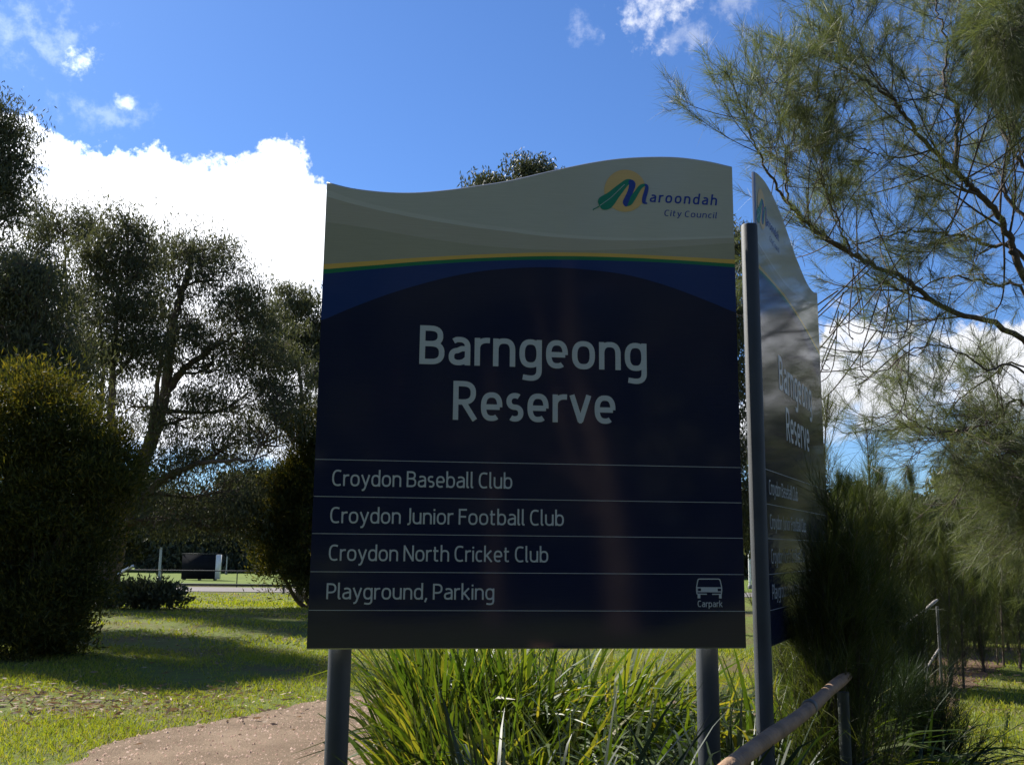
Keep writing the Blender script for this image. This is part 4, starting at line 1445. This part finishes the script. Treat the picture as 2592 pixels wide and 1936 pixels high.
pS = at(458, 1466, 76)
rs = empty('sight_screen', (pS[0], 76, zf), 'black cricket sight screen with pale side panel beyond the field fence', 'screen')
hS = at(458, 1402, 76)[2] - zf
wS = at(545, 1440, 76)[0] - pS[0]
mb = MB()
box(mb, (0, 0, .1), (wS, .12, hS))
mb.build('screen_panel', M['black'], rs)
mb = MB()
box(mb, (wS + .005, -.02, .1), (wS + .30, .5, hS - .02))
mb.build('side_panel', M['white_paint_and_sunlit_stick'], rs)
for xx in (.1, wS / 2, wS - .1):
    mb = MB()
    box(mb, (xx - .05, .13, 0), (xx + .05, .7, .12))
    mb.build('foot', M['galv'], rs)
mb = MB()
box(mb, (-.04, -.03, hS + .004), (wS + .32, .16, hS + .07))
mb.build('top_rail', M['fence'], rs)


def pole(px, py, Y, r, label, mat='pole'):
    p = at(px, py, Y)
    z0 = float(gz(p[0], Y))
    root = empty('field_pole', (p[0], Y, z0), label, 'pole')
    mb = MB()
    tube(mb, [(0, 0, -.1), (0, 0, (p[2] - z0) * .5), (0, 0, p[2] - z0)], [r, r * .9, r * .8], 10)
    mb.build('shaft', M[mat], root, True)
    mb = MB()
    tube(mb, [(0, 0, 0.02), (0, 0, .25), (0, 0, .3)], [r * 1.7, r * 1.7, r * 1.05], 10)
    mb.build('base_sleeve', M['galv'], root, True)


pole(408, 1385, 74, .11, 'grey pole left of the black sight screen')
pole(575, 1408, 90, .06, 'thin pale pole right of the black sight screen')
pole(1896, 1392, 70, .10, 'white goal post seen in the gap between the two signs', 'white_paint_and_sunlit_stick')
fence_line('timber_rail_fence', (7.5, 30), (14.5, 29.6), float(gz(8, 30)), .95, 3, 'low rail fence glimpsed in the gap between the two signs', [(.9, .05)], .06)


# far wood beyond the field: four kinds, then copies
def far_tree(h, w, label):
    root = None
    lob = []
    for i in range(13):
        a = rng.uniform(0, 6.28)
        t = rng.uniform(.0, 1) if i > 4 else i / 5
        rr = w * (1 - .45 * t) * rng.uniform(.3, .9)
        lob.append((np.array([math.cos(a) * rr, math.sin(a) * rr, h * (.06 + .87 * t)]), w * .46, w * .46, h * .12, 11))
    return gum_tree('far_tree', (0, 0, 0), [[(0, 0, -.2), (.1, .1, h * .3), (-.1, .2, h * .6), (.1, 0, h * .92)]], lob, label, .18, (.5, .2), 70, .8, 'gum_far', 'bark_pale', 'trees beyond the sports field')


kinds = [far_tree(9, 3.4, ''), far_tree(12, 3.8, ''), far_tree(7, 3.2, '')]
spots = []
for i in range(44):
    spots.append((-60 + i * 2.9 + rnd.uniform(-1.2, 1.2), rnd.uniform(96, 102) if i % 2 else rnd.uniform(106, 122)))
used = set()
LEFTN = 0
for i, (x, y) in enumerate(spots):
    k = i % 3
    o = kinds[k] if k not in used else copy_tree(kinds[k])
    used.add(k)
    o.location = (x, y, -1.3)
    s = rnd.uniform(.85, 1.25)
    o.scale = (s * 1.1, s * 1.1, s)
    o.rotation_euler = (0, 0, rnd.uniform(0, 6.28))
    pxx = 1296 + x / y * FPX
    if pxx < 640:
        o['label'] = 'distant tree in the wood behind the field, seen under the left gums'
        o['group'] = 'distant trees under the left gums'
    elif pxx < 1900:
        o['label'] = 'distant tree in the wood, hidden behind the front sign'
        o['group'] = 'distant trees behind the front sign'
    else:
        o['label'] = 'distant tree low on the skyline right of the signs'
        o['group'] = 'distant trees right of the signs'

# dark she-oak close behind the signs, seen in the slit between them
YG = 19.0
bG = on_ground(1800, 1560, YG)
gum_tree('dark_tree', bG, [[bG, at(1800, 1300, YG), at(1805, 1000, YG), at(1810, 700, YG)]],
         [L(1835, 640, YG, 55, 60, 10), L(1790, 760, YG, 80, 70, 12), L(1845, 820, YG, 60, 70, 10), L(1760, 900, YG, 110, 70, 12), L(1860, 980, YG, 60, 70, 9), L(1840, 1120, YG, 80, 70, 10), L(1760, 1200, YG, 130, 80, 12), L(1870, 1290, YG, 60, 70, 9)],
         'dark tree glimpsed in the slit between the two signs', .16, (.14, .03), 150, .3, 'gum', 'bark', None)


# unseen gums added behind the photographer: they darken and show in the glossy sign faces
near = [o for o in col.objects if o.name.startswith('gum_tree') and o.parent is None][:4]
for i, (x, y) in enumerate([(-13, -9), (-8, -14), (-3.5, -10), (1.5, -15), (5.5, -10), (10, -13), (14, -8), (-1, -22), (7, -21), (-10.5, -18), (3.5, -12), (-6, -20), (12, -19), (-.8, -13.5), (8, -15.5), (-16, -15)]):
    o = copy_tree(near[i % 4])
    o.location = (x, y, -.1)
    o.rotation_euler = (0, 0, rnd.uniform(0, 6.28))
    o.scale = (1.25, 1.25, 1.0)
    o['label'] = 'unseen gum added behind the photographer to darken the sign reflections'
    o['group'] = 'gums added behind the photographer'
for i in range(15):  # unseen tree belt added to fill bright gaps in the sign reflections
    o = copy_tree(kinds[i % 3])
    o.location = (-35 + i * 5 + rnd.uniform(-1, 1), -27 + rnd.uniform(-3, 3), 0)
    o.scale = (1.3, 1.3, rnd.uniform(1.0, 1.3))
    o.rotation_euler = (0, 0, rnd.uniform(0, 6.28))
    o['label'] = 'unseen tree of the belt added behind the photographer to even the sign reflections'
    o['group'] = 'belt of trees added behind the photographer'
